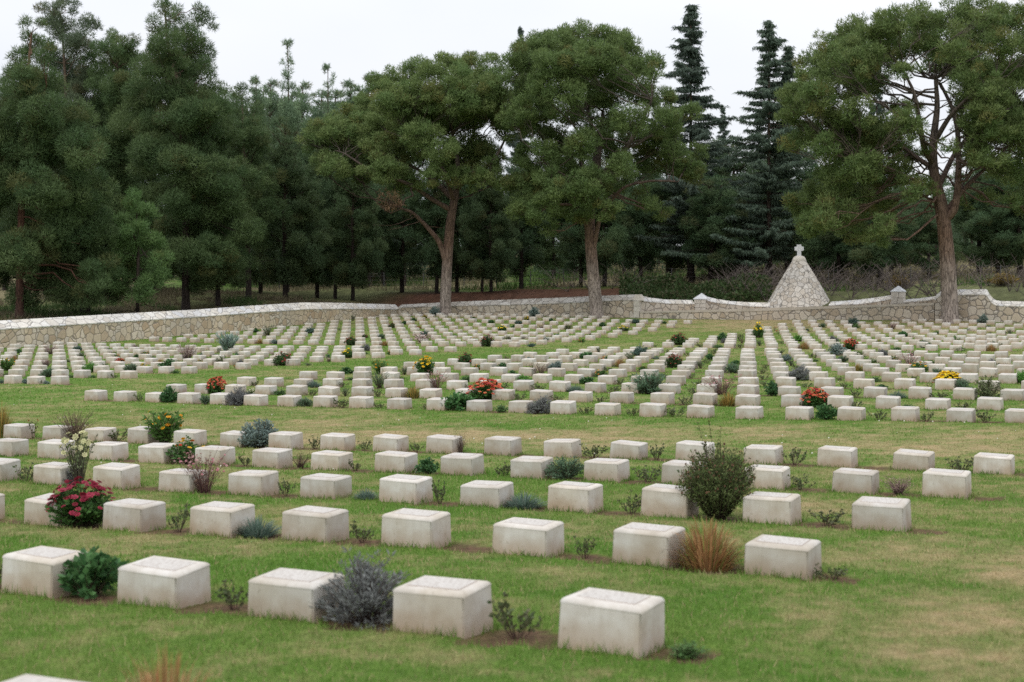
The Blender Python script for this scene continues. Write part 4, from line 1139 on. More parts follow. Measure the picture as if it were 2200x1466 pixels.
# --- pines and firs of the wood behind: a few grown once, then copied
def wood_pine(seed, H, R, bare, spire, col, col2, dark_low=True):
    T = TreeBuild(seed); rng = T.rng
    n = 14
    P = np.stack([np.cumsum(rng.normal(size=n) * 0.05), np.cumsum(rng.normal(size=n) * 0.05), np.linspace(-0.4, H * 0.97, n)], 1)
    T.tube(P, np.linspace(0.21, 0.03, n), 8)
    Cs, Rs = [], []
    z = H * bare
    while z < H * 0.98:
        t = (z / H - bare) / (1 - bare)
        w = R * (min(1, t / 0.22 + 0.45)) * (1 - t) ** spire + 0.15
        for q in range(rng.integers(3, 6)):
            a = rng.random() * 6.283; l = w * (0.55 + 0.5 * rng.random())
            i = z / (H * 0.97) * (n - 1); s = np.array([np.interp(z, P[:, 2], P[:, 0]), np.interp(z, P[:, 2], P[:, 1]), z])
            e = s + np.array([math.cos(a) * l, math.sin(a) * l, l * (0.05 + 0.35 * rng.random() + 0.9 * t)])
            Lp, Lr = limb(rng, s, e, 0.045, 0.012, 0.06, 6); T.tube(Lp, Lr, 4)
            for g in range(2 + int(l * 1.7)):
                tt = 0.35 + 0.65 * rng.random()
                c = s + (e - s) * tt + rng.normal(size=3) * 0.22
                Cs.append(c); Rs.append((0.30 + 0.28 * rng.random() + 0.05 * l) * (0.42 + 0.58 * min(1, (1 - t) * 1.5)))
        z += 0.30 + 0.55 * rng.random() + (0.25 if t < 0.3 else 0) + (0.35 * spire if t > 0.6 else 0)
    Cs.append(P[-1]); Rs.append(0.14)
    C = np.array(Cs); Rr = np.array(Rs)
    T.fol.append(clumps_to_needles(rng, C, Rr, np.maximum(14, 240 * (Rr / 0.55) ** 2), 0.27, 0.048, np.array(col), np.array(col2), 0.45, 0.0))
    for q in range(6):
        zz = H * (0.08 + 0.25 * rng.random()); a = rng.random() * 6.283
        Lp, Lr = limb(rng, (0, 0, zz), (math.cos(a) * 1.6, math.sin(a) * 1.6, zz + 0.2), 0.03, 0.008, 0.05, 5); T.tube(Lp, Lr, 4)
    V, F, C_ = merge(T.wood); tm = mk_mesh('wood pine trunk', V, F, None, True); tm.materials.append(M_BARK_PINE)
    V, F, C_ = merge(T.fol); cm = mk_mesh('wood pine crown', V, F, C_); cm.materials.append(M_NEEDLE)
    return tm, cm, H

def fir(seed, H, R, col, col2, second=None):
    T = TreeBuild(seed); rng = T.rng
    axes = [(0.0, 0.0, H, R, 0.06)] + ([second] if second else [])
    fol = []
    for ax, ay, h_, r_, z0 in axes:
        P = np.array([[ax * 0.2 if second and ax else 0, 0, -0.4 if not ax else h_ * z0], [ax, ay, h_ * (z0 + 0.2)], [ax, ay, h_]])
        T.tube(np.stack([np.interp(np.linspace(0, 2, 10), [0, 1, 2], P[:, q]) for q in range(3)], 1), np.linspace(0.24 if not ax else 0.12, 0.02, 10), 7)
        z = h_ * (z0 + 0.06)
        while z < h_:
            t = 1 - z / h_
            w = r_ * (t ** 0.85) * (0.5 + 0.7 * rng.random()) + 0.10
            for q in range(6):
                a = rng.random() * 6.283; l = w * rng.choice([0.45, 0.7, 0.9, 1.1, 1.5], p=[.15, .25, .3, .2, .1])
                s = np.array([ax, ay, min(h_, z + rng.uniform(-0.3, 0.3))]); e = s + np.array([math.cos(a) * l, math.sin(a) * l, -0.12 * l + 0.25 * l * rng.random()])
                Lp, Lr = limb(rng, s, e, 0.03, 0.008, 0.08, 5); T.tube(Lp, Lr, 3)
                m = int(46 + 112 * l)
                tt = 0.15 + 0.85 * rng.random(m) ** 0.8
                pp = s + (e - s) * tt[:, None]; pp[:, 2] -= 0.3 * l * 4 * tt * (1 - tt) * 0.25
                pp += rng.normal(size=(m, 3)) * np.array([0.10, 0.10, 0.05])
                d = unit(np.array([math.cos(a), math.sin(a), 0]) * 0.35 + rng.normal(size=(m, 3)) * 0.4 + np.array([0, 0, -0.75]))
                V, F = blades(rng, pp, d, 0.14 + 0.22 * rng.random(m), 0.05 + 0.035 * rng.random(m))
                c = np.array(col) + (np.array(col2) - np.array(col)) * rng.random((m, 1))
                fol.append((V, F, np.repeat(c, 3, 0)))
            z += 0.24 + 0.22 * rng.random()
    V, F, C_ = merge(T.wood); tm = mk_mesh('fir trunk', V, F, None, True); tm.materials.append(M_BARK_PINE)
    V, F, C_ = merge(fol); cm = mk_mesh('fir crown', V, F, C_); cm.materials.append(M_SPRAY)
    return tm, cm, H

PROTO = {'spire': wood_pine(41, 17.0, 3.1, 0.16, 0.95, (0.125, 0.200, 0.130), (0.165, 0.240, 0.145)),  # spire and thin: distance haze put into the paler, bluer needle colour
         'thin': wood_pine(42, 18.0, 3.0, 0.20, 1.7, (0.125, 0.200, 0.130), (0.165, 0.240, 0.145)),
         'round': wood_pine(43, 13.0, 3.6, 0.11, 0.5, (0.070, 0.122, 0.062), (0.100, 0.148, 0.070)),
         'pad': wood_pine(44, 11.0, 3.6, 0.15, 0.42, (0.062, 0.114, 0.062), (0.088, 0.138, 0.068)),
         'low': wood_pine(45, 10.0, 3.3, 0.14, 0.5, (0.060, 0.112, 0.060), (0.086, 0.136, 0.066))}
FIRS = {'fir': fir(51, 20.0, 3.3, (0.085, 0.122, 0.096), (0.125, 0.165, 0.124)),
        'old': fir(57, 20.0, 3.7, (0.080, 0.116, 0.090), (0.118, 0.155, 0.114)),
        'twin': fir(52, 19.0, 3.9, (0.080, 0.120, 0.088), (0.118, 0.160, 0.108), (1.15, 0.3, 17.2, 1.5, 0.45))}
def plant_tree(kind, x, depth, ytop, label, group, name='pine_tree', wid=1.0, lean=0.0, rz=None):
    tm, cm, H = (PROTO.get(kind) or FIRS[kind])
    p = unproject(x, YH, depth); h = hgt(p.x, p.y)
    s = (z_of(ytop, depth) - h) / H
    root = empty(name, (p.x, p.y, h - 0.05), random.Random(x * 7 + int(depth)).random() * 6.283 if rz is None else rz)
    root.scale = (s * wid, s * wid, s); root.rotation_euler[1] = lean
    tag(root, label, 'tree', group)
    link('trunk', tm, None, root); link('crown', cm, None, root)
    return root
GF = 'dark firs with pointed tops'
plant_tree('old', 1484, 112, 12, 'tallest dark pointed fir, right of the middle umbrella pine', GF, 'fir_tree', 1.32)
plant_tree('twin', 1652, 108, 45, 'dark fir with two pointed leaders rising behind the cone', GF, 'fir_tree', 1.28, rz=TH)
plant_tree('fir', 1553, 128, 228, 'short dark fir between the two tall pointed firs', GF, 'fir_tree', 0.8)
plant_tree('fir', 1118, 122, 54, 'fir tip poking out above the left shoulder of the middle umbrella pine', GF, 'fir_tree', 0.55)
plant_tree('fir', 870, 126, 136, 'fir tip showing just above the leftmost umbrella pine', GF, 'fir_tree', 0.6)
plant_tree('fir', 1884, 126, 26, 'fir tip poking above the rightmost umbrella pine', GF, 'fir_tree', 0.42)
GW = 'pines of the wood behind the wall'
for kind, x, d, yt, wid, lab in (
    ('spire', 478, 122, 178, 1.0, 'grey green pine with a blunt top just right of the double-topped pine'),
    ('spire', 545, 128, 152, 0.95, 'hazy pine in the far row, left of the thin spire'),
    ('thin', 617, 118, 74, 0.75, 'pine with the highest thin spire in the gap left of the umbrella pines'),
    ('spire', 585, 133, 160, 1.0, 'pale far pine just left of the thin spire, half hidden'),
    ('spire', 655, 131, 165, 1.0, 'pale far pine just right of the highest thin spire'),
    ('thin', 705, 124, 128, 0.8, 'pine with a second, lower thin spire left of the umbrella pines'),
    ('spire', 748, 132, 160, 1.0, 'pale far pine right of the second thin spire'),
    ('spire', 795, 126, 148, 0.9, 'far pine touching the left side of the leftmost umbrella pine'),
    ('spire', 500, 141, 188, 1.35, 'far pale pine, first of the low row right of the double-topped pine'),
    ('spire', 566, 141, 176, 1.35, 'far pale pine between the blunt topped pine and the thin spire'),
    ('spire', 634, 141, 186, 1.35, 'far pale pine low beside the highest thin spire'),
    ('spire', 690, 141, 182, 1.35, 'far pale pine just left of the second thin spire'),
    ('spire', 728, 141, 184, 1.35, 'far pale pine just right of the second thin spire'),
    ('spire', 772, 141, 172, 1.35, 'far pale pine near the leftmost umbrella pine'),
    ('spire', 445, 141, 200, 1.35, 'far pale pine peeping right of the double-topped pine'),
    ('round', 611, 101, 265, 1.0, 'dark pine with a thick double trunk near the bend of the left wall'),
    ('round', 680, 112, 300, 0.9, 'dark pine above the bare brown slope, right of the thick double trunk'),
    ('pad', 721, 109, 335, 0.8, 'dark pine with a crooked thin trunk on the brown slope'),
    ('round', 757, 106, 300, 0.8, 'straight dark pine standing on the brown slope'),
    ('pad', 862, 111, 340, 0.95, 'dark pine behind the left fork of the leftmost umbrella pine'),
    ('pad', 938, 109, 330, 0.8, 'slim dark pine half hidden just left of the forked trunk'),
    ('round', 983, 110, 300, 0.85, 'leaning dark pine just right of the forked trunk'),
    ('pad', 1036, 108, 370, 0.65, 'thin leaning pine between the two left umbrella pines'),
    ('round', 1054, 106, 330, 0.85, 'stout dark pine between the two left umbrella pines'),
    ('low', 1119, 110, 330, 0.85, 'dark pine with drooping low boughs left of the middle umbrella pine'),
    ('round', 1190, 124, 300, 1.0, 'far dark pine behind the trunk of the middle umbrella pine'),
    ('pad', 1249, 109, 330, 0.85, 'dark pine close left of the leaning middle trunk'),
    ('low', 1296, 108, 330, 0.95, 'dark bushy pine close right of the leaning middle trunk'),
    ('pad', 1378, 112, 345, 0.95, 'dark pine with flat boughs left of the curved wall'),
    ('low', 1440, 118, 350, 1.4, 'dark low pine below the tallest fir'),
    ('low', 1530, 108, 385, 1.3, 'dark pine with a leaning thin trunk left of the cone'),
    ('low', 1600, 116, 375, 1.4, 'dark spreading pine behind the left side of the cone'),
    ('low', 1572, 124, 300, 1.5, 'dark pine filling the gap between the two tall firs'),
    ('low', 1700, 122, 300, 1.5, 'dark pine between the double fir and the rightmost umbrella pine'),
    ('low', 1745, 112, 385, 1.5, 'dark pine directly behind the cross'),
    ('low', 1800, 106, 400, 1.4, 'dark drooping pine right of the cone'),
    ('low', 1887, 104, 390, 1.5, 'dark pine left of the pointed pier, thick trunk'),
    ('low', 1918, 118, 380, 1.3, 'thin trunked pine behind the pointed pier'),
    ('low', 1996, 106, 430, 1.3, 'dark pine left of the huge red trunk'),
    ('low', 2105, 112, 345, 1.3, 'dark pine behind the raised shoulder of the right wall'),
    ('pad', 2146, 106, 385, 1.2, 'thin dark pine in front of the yellow bush at the right'),
    ('low', 2188, 106, 310, 1.2, 'dark pine at the right edge of the photo'),
    ('low', 2240, 110, 330, 1.3, 'dark pine boughs cut by the right edge'),
    ('round', 330, 106, 200, 1.0, 'dark pine hidden behind the double-topped pine on its left'),
    ('round', 90, 108, 215, 1.1, 'dark pine filling the gap behind the leftmost reddish trunk'),
    ('spire', 10, 104, 150, 1.1, 'dark pine cut by the left edge behind the reddish trunk'),
    ('low', 420, 110, 380, 1.1, 'dark pine low behind the double-topped pine'),
    ('round', 560, 112, 300, 1.0, 'dark pine behind the slim straight pine'),
    ('low', 230, 104, 400, 1.1, 'dark pine low behind the thick trunk at the left wall'),
    ('low', 825, 128, 360, 1.1, 'far dark pine left of the forked trunk, behind the fence'),
    ('low', 1010, 132, 360, 1.1, 'far dark pine beyond the fence right of the forked trunk'),
    ('low', 1340, 134, 380, 1.0, 'far dark pine beyond the fence right of the middle trunk')):
    plant_tree(kind, x, d, yt, lab, GW, 'pine_tree', wid)

# --- thickets, ivy bank and rough grass on the slope (nobody could count these)
def rough_ground():
    rng = np.random.default_rng(77)
    # tall dry grass beyond the fence
    n = 60000
    d = rng.random(n) * 66 + 14.5; x = rng.random(n) * 2600 - 200
    k = (x - 1100) / FPX
    v = WALL_V + 0.7 + d; u = v * (k * CT - ST) / (CT + k * ST)
    ok = (fbm(u * 0.25, v * 0.25) > 0.40)
    u, v = u[ok], v[ok]; n = len(u)
    dr = rng.normal(size=(n, 3)) * 0.3; dr[:, 2] = 1; dr = unit(dr)
    V, F = blades(rng, np.stack([u, v, height(u, v)], 1), dr, 0.35 + 0.5 * rng.random(n), 0.07)
    g = (fbm(u * 0.11 + 7, v * 0.11) > 0.56)[:, None]
    c = np.where(g, (0.085, 0.15, 0.04), (0.23, 0.205, 0.12)) * (0.75 + 0.5 * rng.random((n, 1)))
    tag(link('rough_grass', mk_mesh('rough grass', V, F, np.repeat(c, 3, 0)), M_GRASS), kind='stuff')
    n = 42000
    dq = 1.2 + 20 * rng.random(n) ** 1.3; v = 18 + 66 * rng.random(n); u = WALL_U - 0.7 - dq
    ok = fbm(u * 0.4, v * 0.4) > 0.44
    u, v = u[ok], v[ok]; n = len(u)
    dr = rng.normal(size=(n, 3)) * 0.55; dr[:, 2] = 1; dr = unit(dr)
    V, F = blades(rng, np.stack([u, v, height(u, v)], 1), dr, 0.25 + 0.55 * rng.random(n) * fbm(u * 0.4, v * 0.4), 0.06)
    g = (fbm(u * 0.2 + 7, v * 0.2) > 0.52)[:, None]
    c = np.where(g, (0.085, 0.14, 0.045), (0.20, 0.17, 0.105)) * (0.6 + 0.6 * rng.random((n, 1)))
    tag(link('undergrowth', mk_mesh('undergrowth', V, F, np.repeat(c, 3, 0)), M_GRASS), kind='stuff')
    # ivy covered bank above the curved wall
    n = 17000
    x = 1335 + 320 * rng.random(n); vv = 87.6 + 11 * rng.random(n) + np.clip((x - 1500) / 60, 0, 2.2)
    k = (x - 1100) / FPX; u = vv * (k * CT - ST) / (CT + k * ST)
    lump = 0.05 + 2.1 * np.clip(fbm(u * 0.45, vv * 0.45, 3) - 0.25, 0, 1)
    h = height(u, vv) + lump * rng.random(n) ** 0.5
    V, F = leaves(rng, np.stack([u, vv, h], 1), unit(rng.normal(size=(n, 3)) + [0, -0.4, 0.5]), 0.20 + 0.14 * rng.random(n), 0.15)
    c = np.where(rng.random((n, 1)) < 0.75, (0.055, 0.090, 0.030), (0.115, 0.115, 0.06)) * (0.7 + 0.6 * rng.random((n, 1)))
    tag(link('ivy_bank', mk_mesh('ivy bank', V, F, np.repeat(c, 4, 0)), M_LEAF), kind='stuff')
    # bare grey brambles
    parts = []
    for q in range(230):
        x = rng.choice([rng.uniform(1540, 1960), rng.uniform(1960, 2230), rng.uniform(1180, 1400), rng.uniform(60, 330)], p=[0.62, 0.16, 0.1, 0.12])
        dd = rng.uniform(7, 26); vq = WALL_V + dd
        if x < 400: uq, vq, _ = on_u(x, WALL_U - 4 - dd)
        else: uq = vq * (px_dir(x) * CT - ST) / (CT + px_dir(x) * ST)
        b = np.array([uq, vq, hgt(uq, vq)])
        for s in range(5):
            a = rng.random() * 6.283; l = 0.9 + 1.6 * rng.random()
            e = b + [math.cos(a) * l, math.sin(a) * l, 0.5 + 1.6 * rng.random()]
            m = (b + e) / 2 + [0, 0, 0.6 * rng.random()]
            P = bez(b, m, e, 5); V, F = tube(P, np.linspace(0.025, 0.01, 5), 3)
            parts.append((V, F, np.array((0.13, 0.105, 0.092)) * (0.6 + 0.7 * rng.random())))
    V, F, C = merge(parts)
    tag(link('bramble_thicket', mk_mesh('bramble thicket', V, F, C), M_STEM), kind='stuff')
rough_ground()

def far_wood():
    """the wood beyond, which reads as one dark mass between the nearer trunks"""
    rng = np.random.default_rng(99)
    Cs, Rs, wood = [], [], []
    n = 230
    for q in range(n):
        x = rng.uniform(-500, 2700); d = rng.uniform(132, 190)
        H = rng.uniform(7, 11) if x < 1560 else rng.uniform(5, 8.5)
        if 440 < x < 860: H = rng.uniform(15.5, 19.0); d = rng.uniform(132, 158)
        p = unproject(x, YH, d); h = hgt(p.x, p.y)
        wood.append(tube([(p.x, p.y, h - 0.3), (p.x, p.y, h + H * 0.8)], (0.2, 0.06), 5) + ((0, 0, 0),))
        for g in range(26 if H < 12 else 44):
            t = rng.random(); w = 3.2 * (1 - t) ** 0.5
            a = rng.random() * 6.283; r = w * math.sqrt(rng.random())
            Cs.append((p.x + r * math.cos(a), p.y + r * math.sin(a), h + H * (0.03 + 0.92 * t))); Rs.append(rng.uniform(0.7, 1.2))
    C = np.array(Cs); R = np.array(Rs)
    V, F, c = clumps_to_needles(rng, C, R, np.full(len(C), 46), 0.55, 0.13, np.array((0.085, 0.140, 0.092)), np.array((0.115, 0.170, 0.105)))  # lighter bluish greens, with the far haze painted into them
    Vw, Fw, Cw = merge(wood)
    root = link('far_wood', mk_mesh('far wood', V, F, c), M_NEEDLE); tag(root, kind='stuff')
    link('trunks', mk_mesh('far wood trunks', Vw, Fw), M_BARK_PINE, root)
far_wood()

# ------------------------------------------------------------------ planting
# every kind is grown once or twice at unit size (1 wide, 1 high) and copied
def flower_heads(rng, P, r, col, col2, n_pet=7):
    """small cupped flower heads facing up and outwards"""
    Vs, Fs, Cs, n0 = [], [], [], 0
    for p in P:
        ax = unit(np.array([[p[0] * 1.2, p[1] * 1.2, 0.55]]) + rng.normal(size=(1, 3)) * 0.3)[0]
        a = unit(np.cross(ax, [0.3, 0.9, 0.1])); b = np.cross(ax, a)
        c = np.array(col) + (np.array(col2) - np.array(col)) * rng.random()
        rr = r * (0.75 + 0.5 * rng.random())
        for lay, (s, up) in enumerate(((1.0, 0.12), (0.62, 0.34))):
            t = np.linspace(0, 2 * np.pi, n_pet, endpoint=False) + rng.random()
            out = np.cos(t)[:, None] * a + np.sin(t)[:, None] * b
            sd = -np.sin(t)[:, None] * a + np.cos(t)[:, None] * b
            base = p + ax * 0.1 * rr
            V = np.stack([np.broadcast_to(base, (n_pet, 3)), base + out * rr * s * 0.6 + sd * rr * 0.36 * s + ax * rr * up * 0.6, base + out * rr * s + ax * rr * up, base + out * rr * s * 0.6 - sd * rr * 0.36 * s + ax * rr * up * 0.6], 1).reshape(-1, 3)
            Vs.append(V); Fs.append(np.arange(4 * n_pet).reshape(-1, 4) + n0); n0 += len(V)
            Cs.append(np.broadcast_to(c * (1.0 if lay == 0 else 0.8) * (0.85 + 0.3 * rng.random()), (len(V), 3)))
    return np.concatenate(Vs), np.concatenate(Fs), np.concatenate(Cs)

def grow(seed, n_stem, spread, leaf, lw, per, c1, c2, stem_c, top=0.5, dome=True, fl=None, nfl=0, fr=0.05, f1=(0, 0, 0), f2=(0, 0, 0), leaf_from=0.25, curve=0.2, sr=0.012, out=0.6, upl=0.5, quad=True, jit=0.35, minh=0.55, fpos=None, lump=0.28, spiky=0.03):
    c1 = np.array(c1) * 1.6; c2 = np.array(c2) * 1.6; fr = fr * 1.2
    rng = np.random.default_rng(seed)
    stems, Lp, Ld, tips = [], [], [], []
    for s in range(n_stem):
        a = rng.random() * 6.283; rr = 0.5 * spread * math.sqrt(rng.random())
        h = (math.sqrt(max(0.02, 1 - (rr / 0.52) ** 2)) if dome else (minh + (1 - minh) * rng.random()))
        if dome == 'fan': h = 0.5 + 0.5 * h
        if dome: h *= 1 - lump * (0.5 + 0.5 * math.sin(2.0 * a + seed) * math.sin(3.0 * a + 1.7 * seed))
        if rng.random() < spiky: h *= 1.35
        h *= (0.70 + 0.36 * rng.random() ** 0.7) if dome else (0.80 + 0.22 * rng.random())
        if not dome: h = min(h, 1.0)
        b = np.array([math.cos(a) * rr * 0.18, math.sin(a) * rr * 0.18, -0.03])
        e = np.array([math.cos(a) * rr, math.sin(a) * rr, h])
        m = b * 0.5 + e * 0.5 + np.array([-math.cos(a), -math.sin(a), 0]) * rr * curve + rng.normal(size=3) * 0.03 + [0, 0, 0.12 * h]
        P = bez(b, m, e, 6)
        V, F = tube(P, np.linspace(sr, sr * 0.4, 6), 3); stems.append((V, F, np.array(stem_c) * (0.7 + 0.6 * rng.random())))
        t = leaf_from + (1 - leaf_from) * rng.random(per) ** 0.8
        q = np.stack([np.interp(t, np.linspace(0, 1, 6), P[:, k]) for k in range(3)], 1)
        o = rand_unit(rng, per)
        tang = unit(e - b)
        d = unit(o * out + tang * upl + np.array([0, 0, 0.15]) + rng.normal(size=(per, 3)) * jit * 0.4)
        Lp.append(q + o * 0.012); Ld.append(d); tips.append(e)
    Lp = np.concatenate(Lp); Ld = np.concatenate(Ld); n = len(Lp)
    sz = leaf * (0.6 + 0.7 * rng.random(n))
    if n:
        V, F = (leaves if quad else blades)(rng, Lp, Ld, sz, lw * (0.7 + 0.6 * rng.random(n)))
        k = 4 if quad else 3
        V[:, 2] = np.maximum(V[:, 2], 0.0)
        c = np.array(c1) + (np.array(c2) - np.array(c1)) * rng.random((n, 1)); c = c * (0.75 + 0.5 * rng.random((n, 1)))
        fol = mk_mesh('plant foliage', V, F, np.repeat(c, k, 0)); fol.materials.append(M_LEAF)
    else: fol = None
    V, F, C = merge(stems); st = mk_mesh('plant stems', V, F, C, True); st.materials.append(M_STEM)
    flm = None
    if nfl:
        tips = np.array(tips)
        if fpos == 'shell':
            a = rng.random(nfl) * 6.283; r = 0.5 * np.sqrt(rng.random(nfl)); zz = np.sqrt(np.maximum(0.05, 1 - (r / 0.53) ** 2)) * (0.88 + 0.2 * rng.random(nfl))
            P = np.stack([np.cos(a) * r, np.sin(a) * r, zz], 1)
        elif fpos == 'along':
            P = Lp[rng.integers(0, n, nfl)] if n else tips[rng.integers(0, len(tips), nfl)]
            P = P * np.array([1.03, 1.03, 1.02])
        else: P = tips[rng.permutation(len(tips))[:nfl]] + [0, 0, 0.01]
        V, F, C = flower_heads(rng, P, fr, f1, f2); flm = mk_mesh('plant blossoms', V, F, C); flm.materials.append(M_PETAL)
    return st, fol, flm

DG, LG, STEM, BR = (0.030, 0.070, 0.020), (0.055, 0.115, 0.030), (0.10, 0.085, 0.05), (0.13, 0.085, 0.06)
def tuft(seed, n, c1, c2, c3, wid=0.02, stiff=0.5):
    """arching grass tuft with depth: each blade a three segment ribbon"""
    rng = np.random.default_rng(seed)
    Vs, Fs, Cs, n0 = [], [], [], 0
    for s in range(n):
        a = rng.random() * 6.283; R = 0.60 * rng.random() ** 0.45; h = (1 - 0.72 * (R / 0.60) ** 2) * (0.55 + 0.5 * rng.random())
        b = np.array([math.cos(a), math.sin(a), 0]) * R * 0.45; b[2] = -0.02
        e = np.array([math.cos(a) * R, math.sin(a) * R, h])
        m = b + np.array([0, 0, h * (0.7 + stiff * 0.4)]) + (e - b) * [0.3, 0.3, 0]
        P = bez(b, m, e, 5); sd = np.array([-math.sin(a), math.cos(a), 0.2 * rng.normal()]) * wid * 0.5
        w = np.array([1, 1, 0.85, 0.55, 0.08])[:, None]
        V = np.stack([P - sd * w, P + sd * w], 1).reshape(-1, 3)
        i = np.arange(4)[:, None] * 2
        Fs.append((i + np.array([[0, 1, 3, 2]])) + n0); Vs.append(V); n0 += len(V)
        c = np.array(c1) + (np.array(c2) - np.array(c1)) * rng.random()
        if rng.random() < 0.25: c = np.array(c3)
        Cs.append(np.broadcast_to(c * (0.7 + 0.6 * rng.random()), V.shape))
    me = mk_mesh('tuft blades', np.concatenate(Vs), np.concatenate(Fs), np.concatenate(Cs)); me.materials.append(M_GRASS)
    return None, me, None

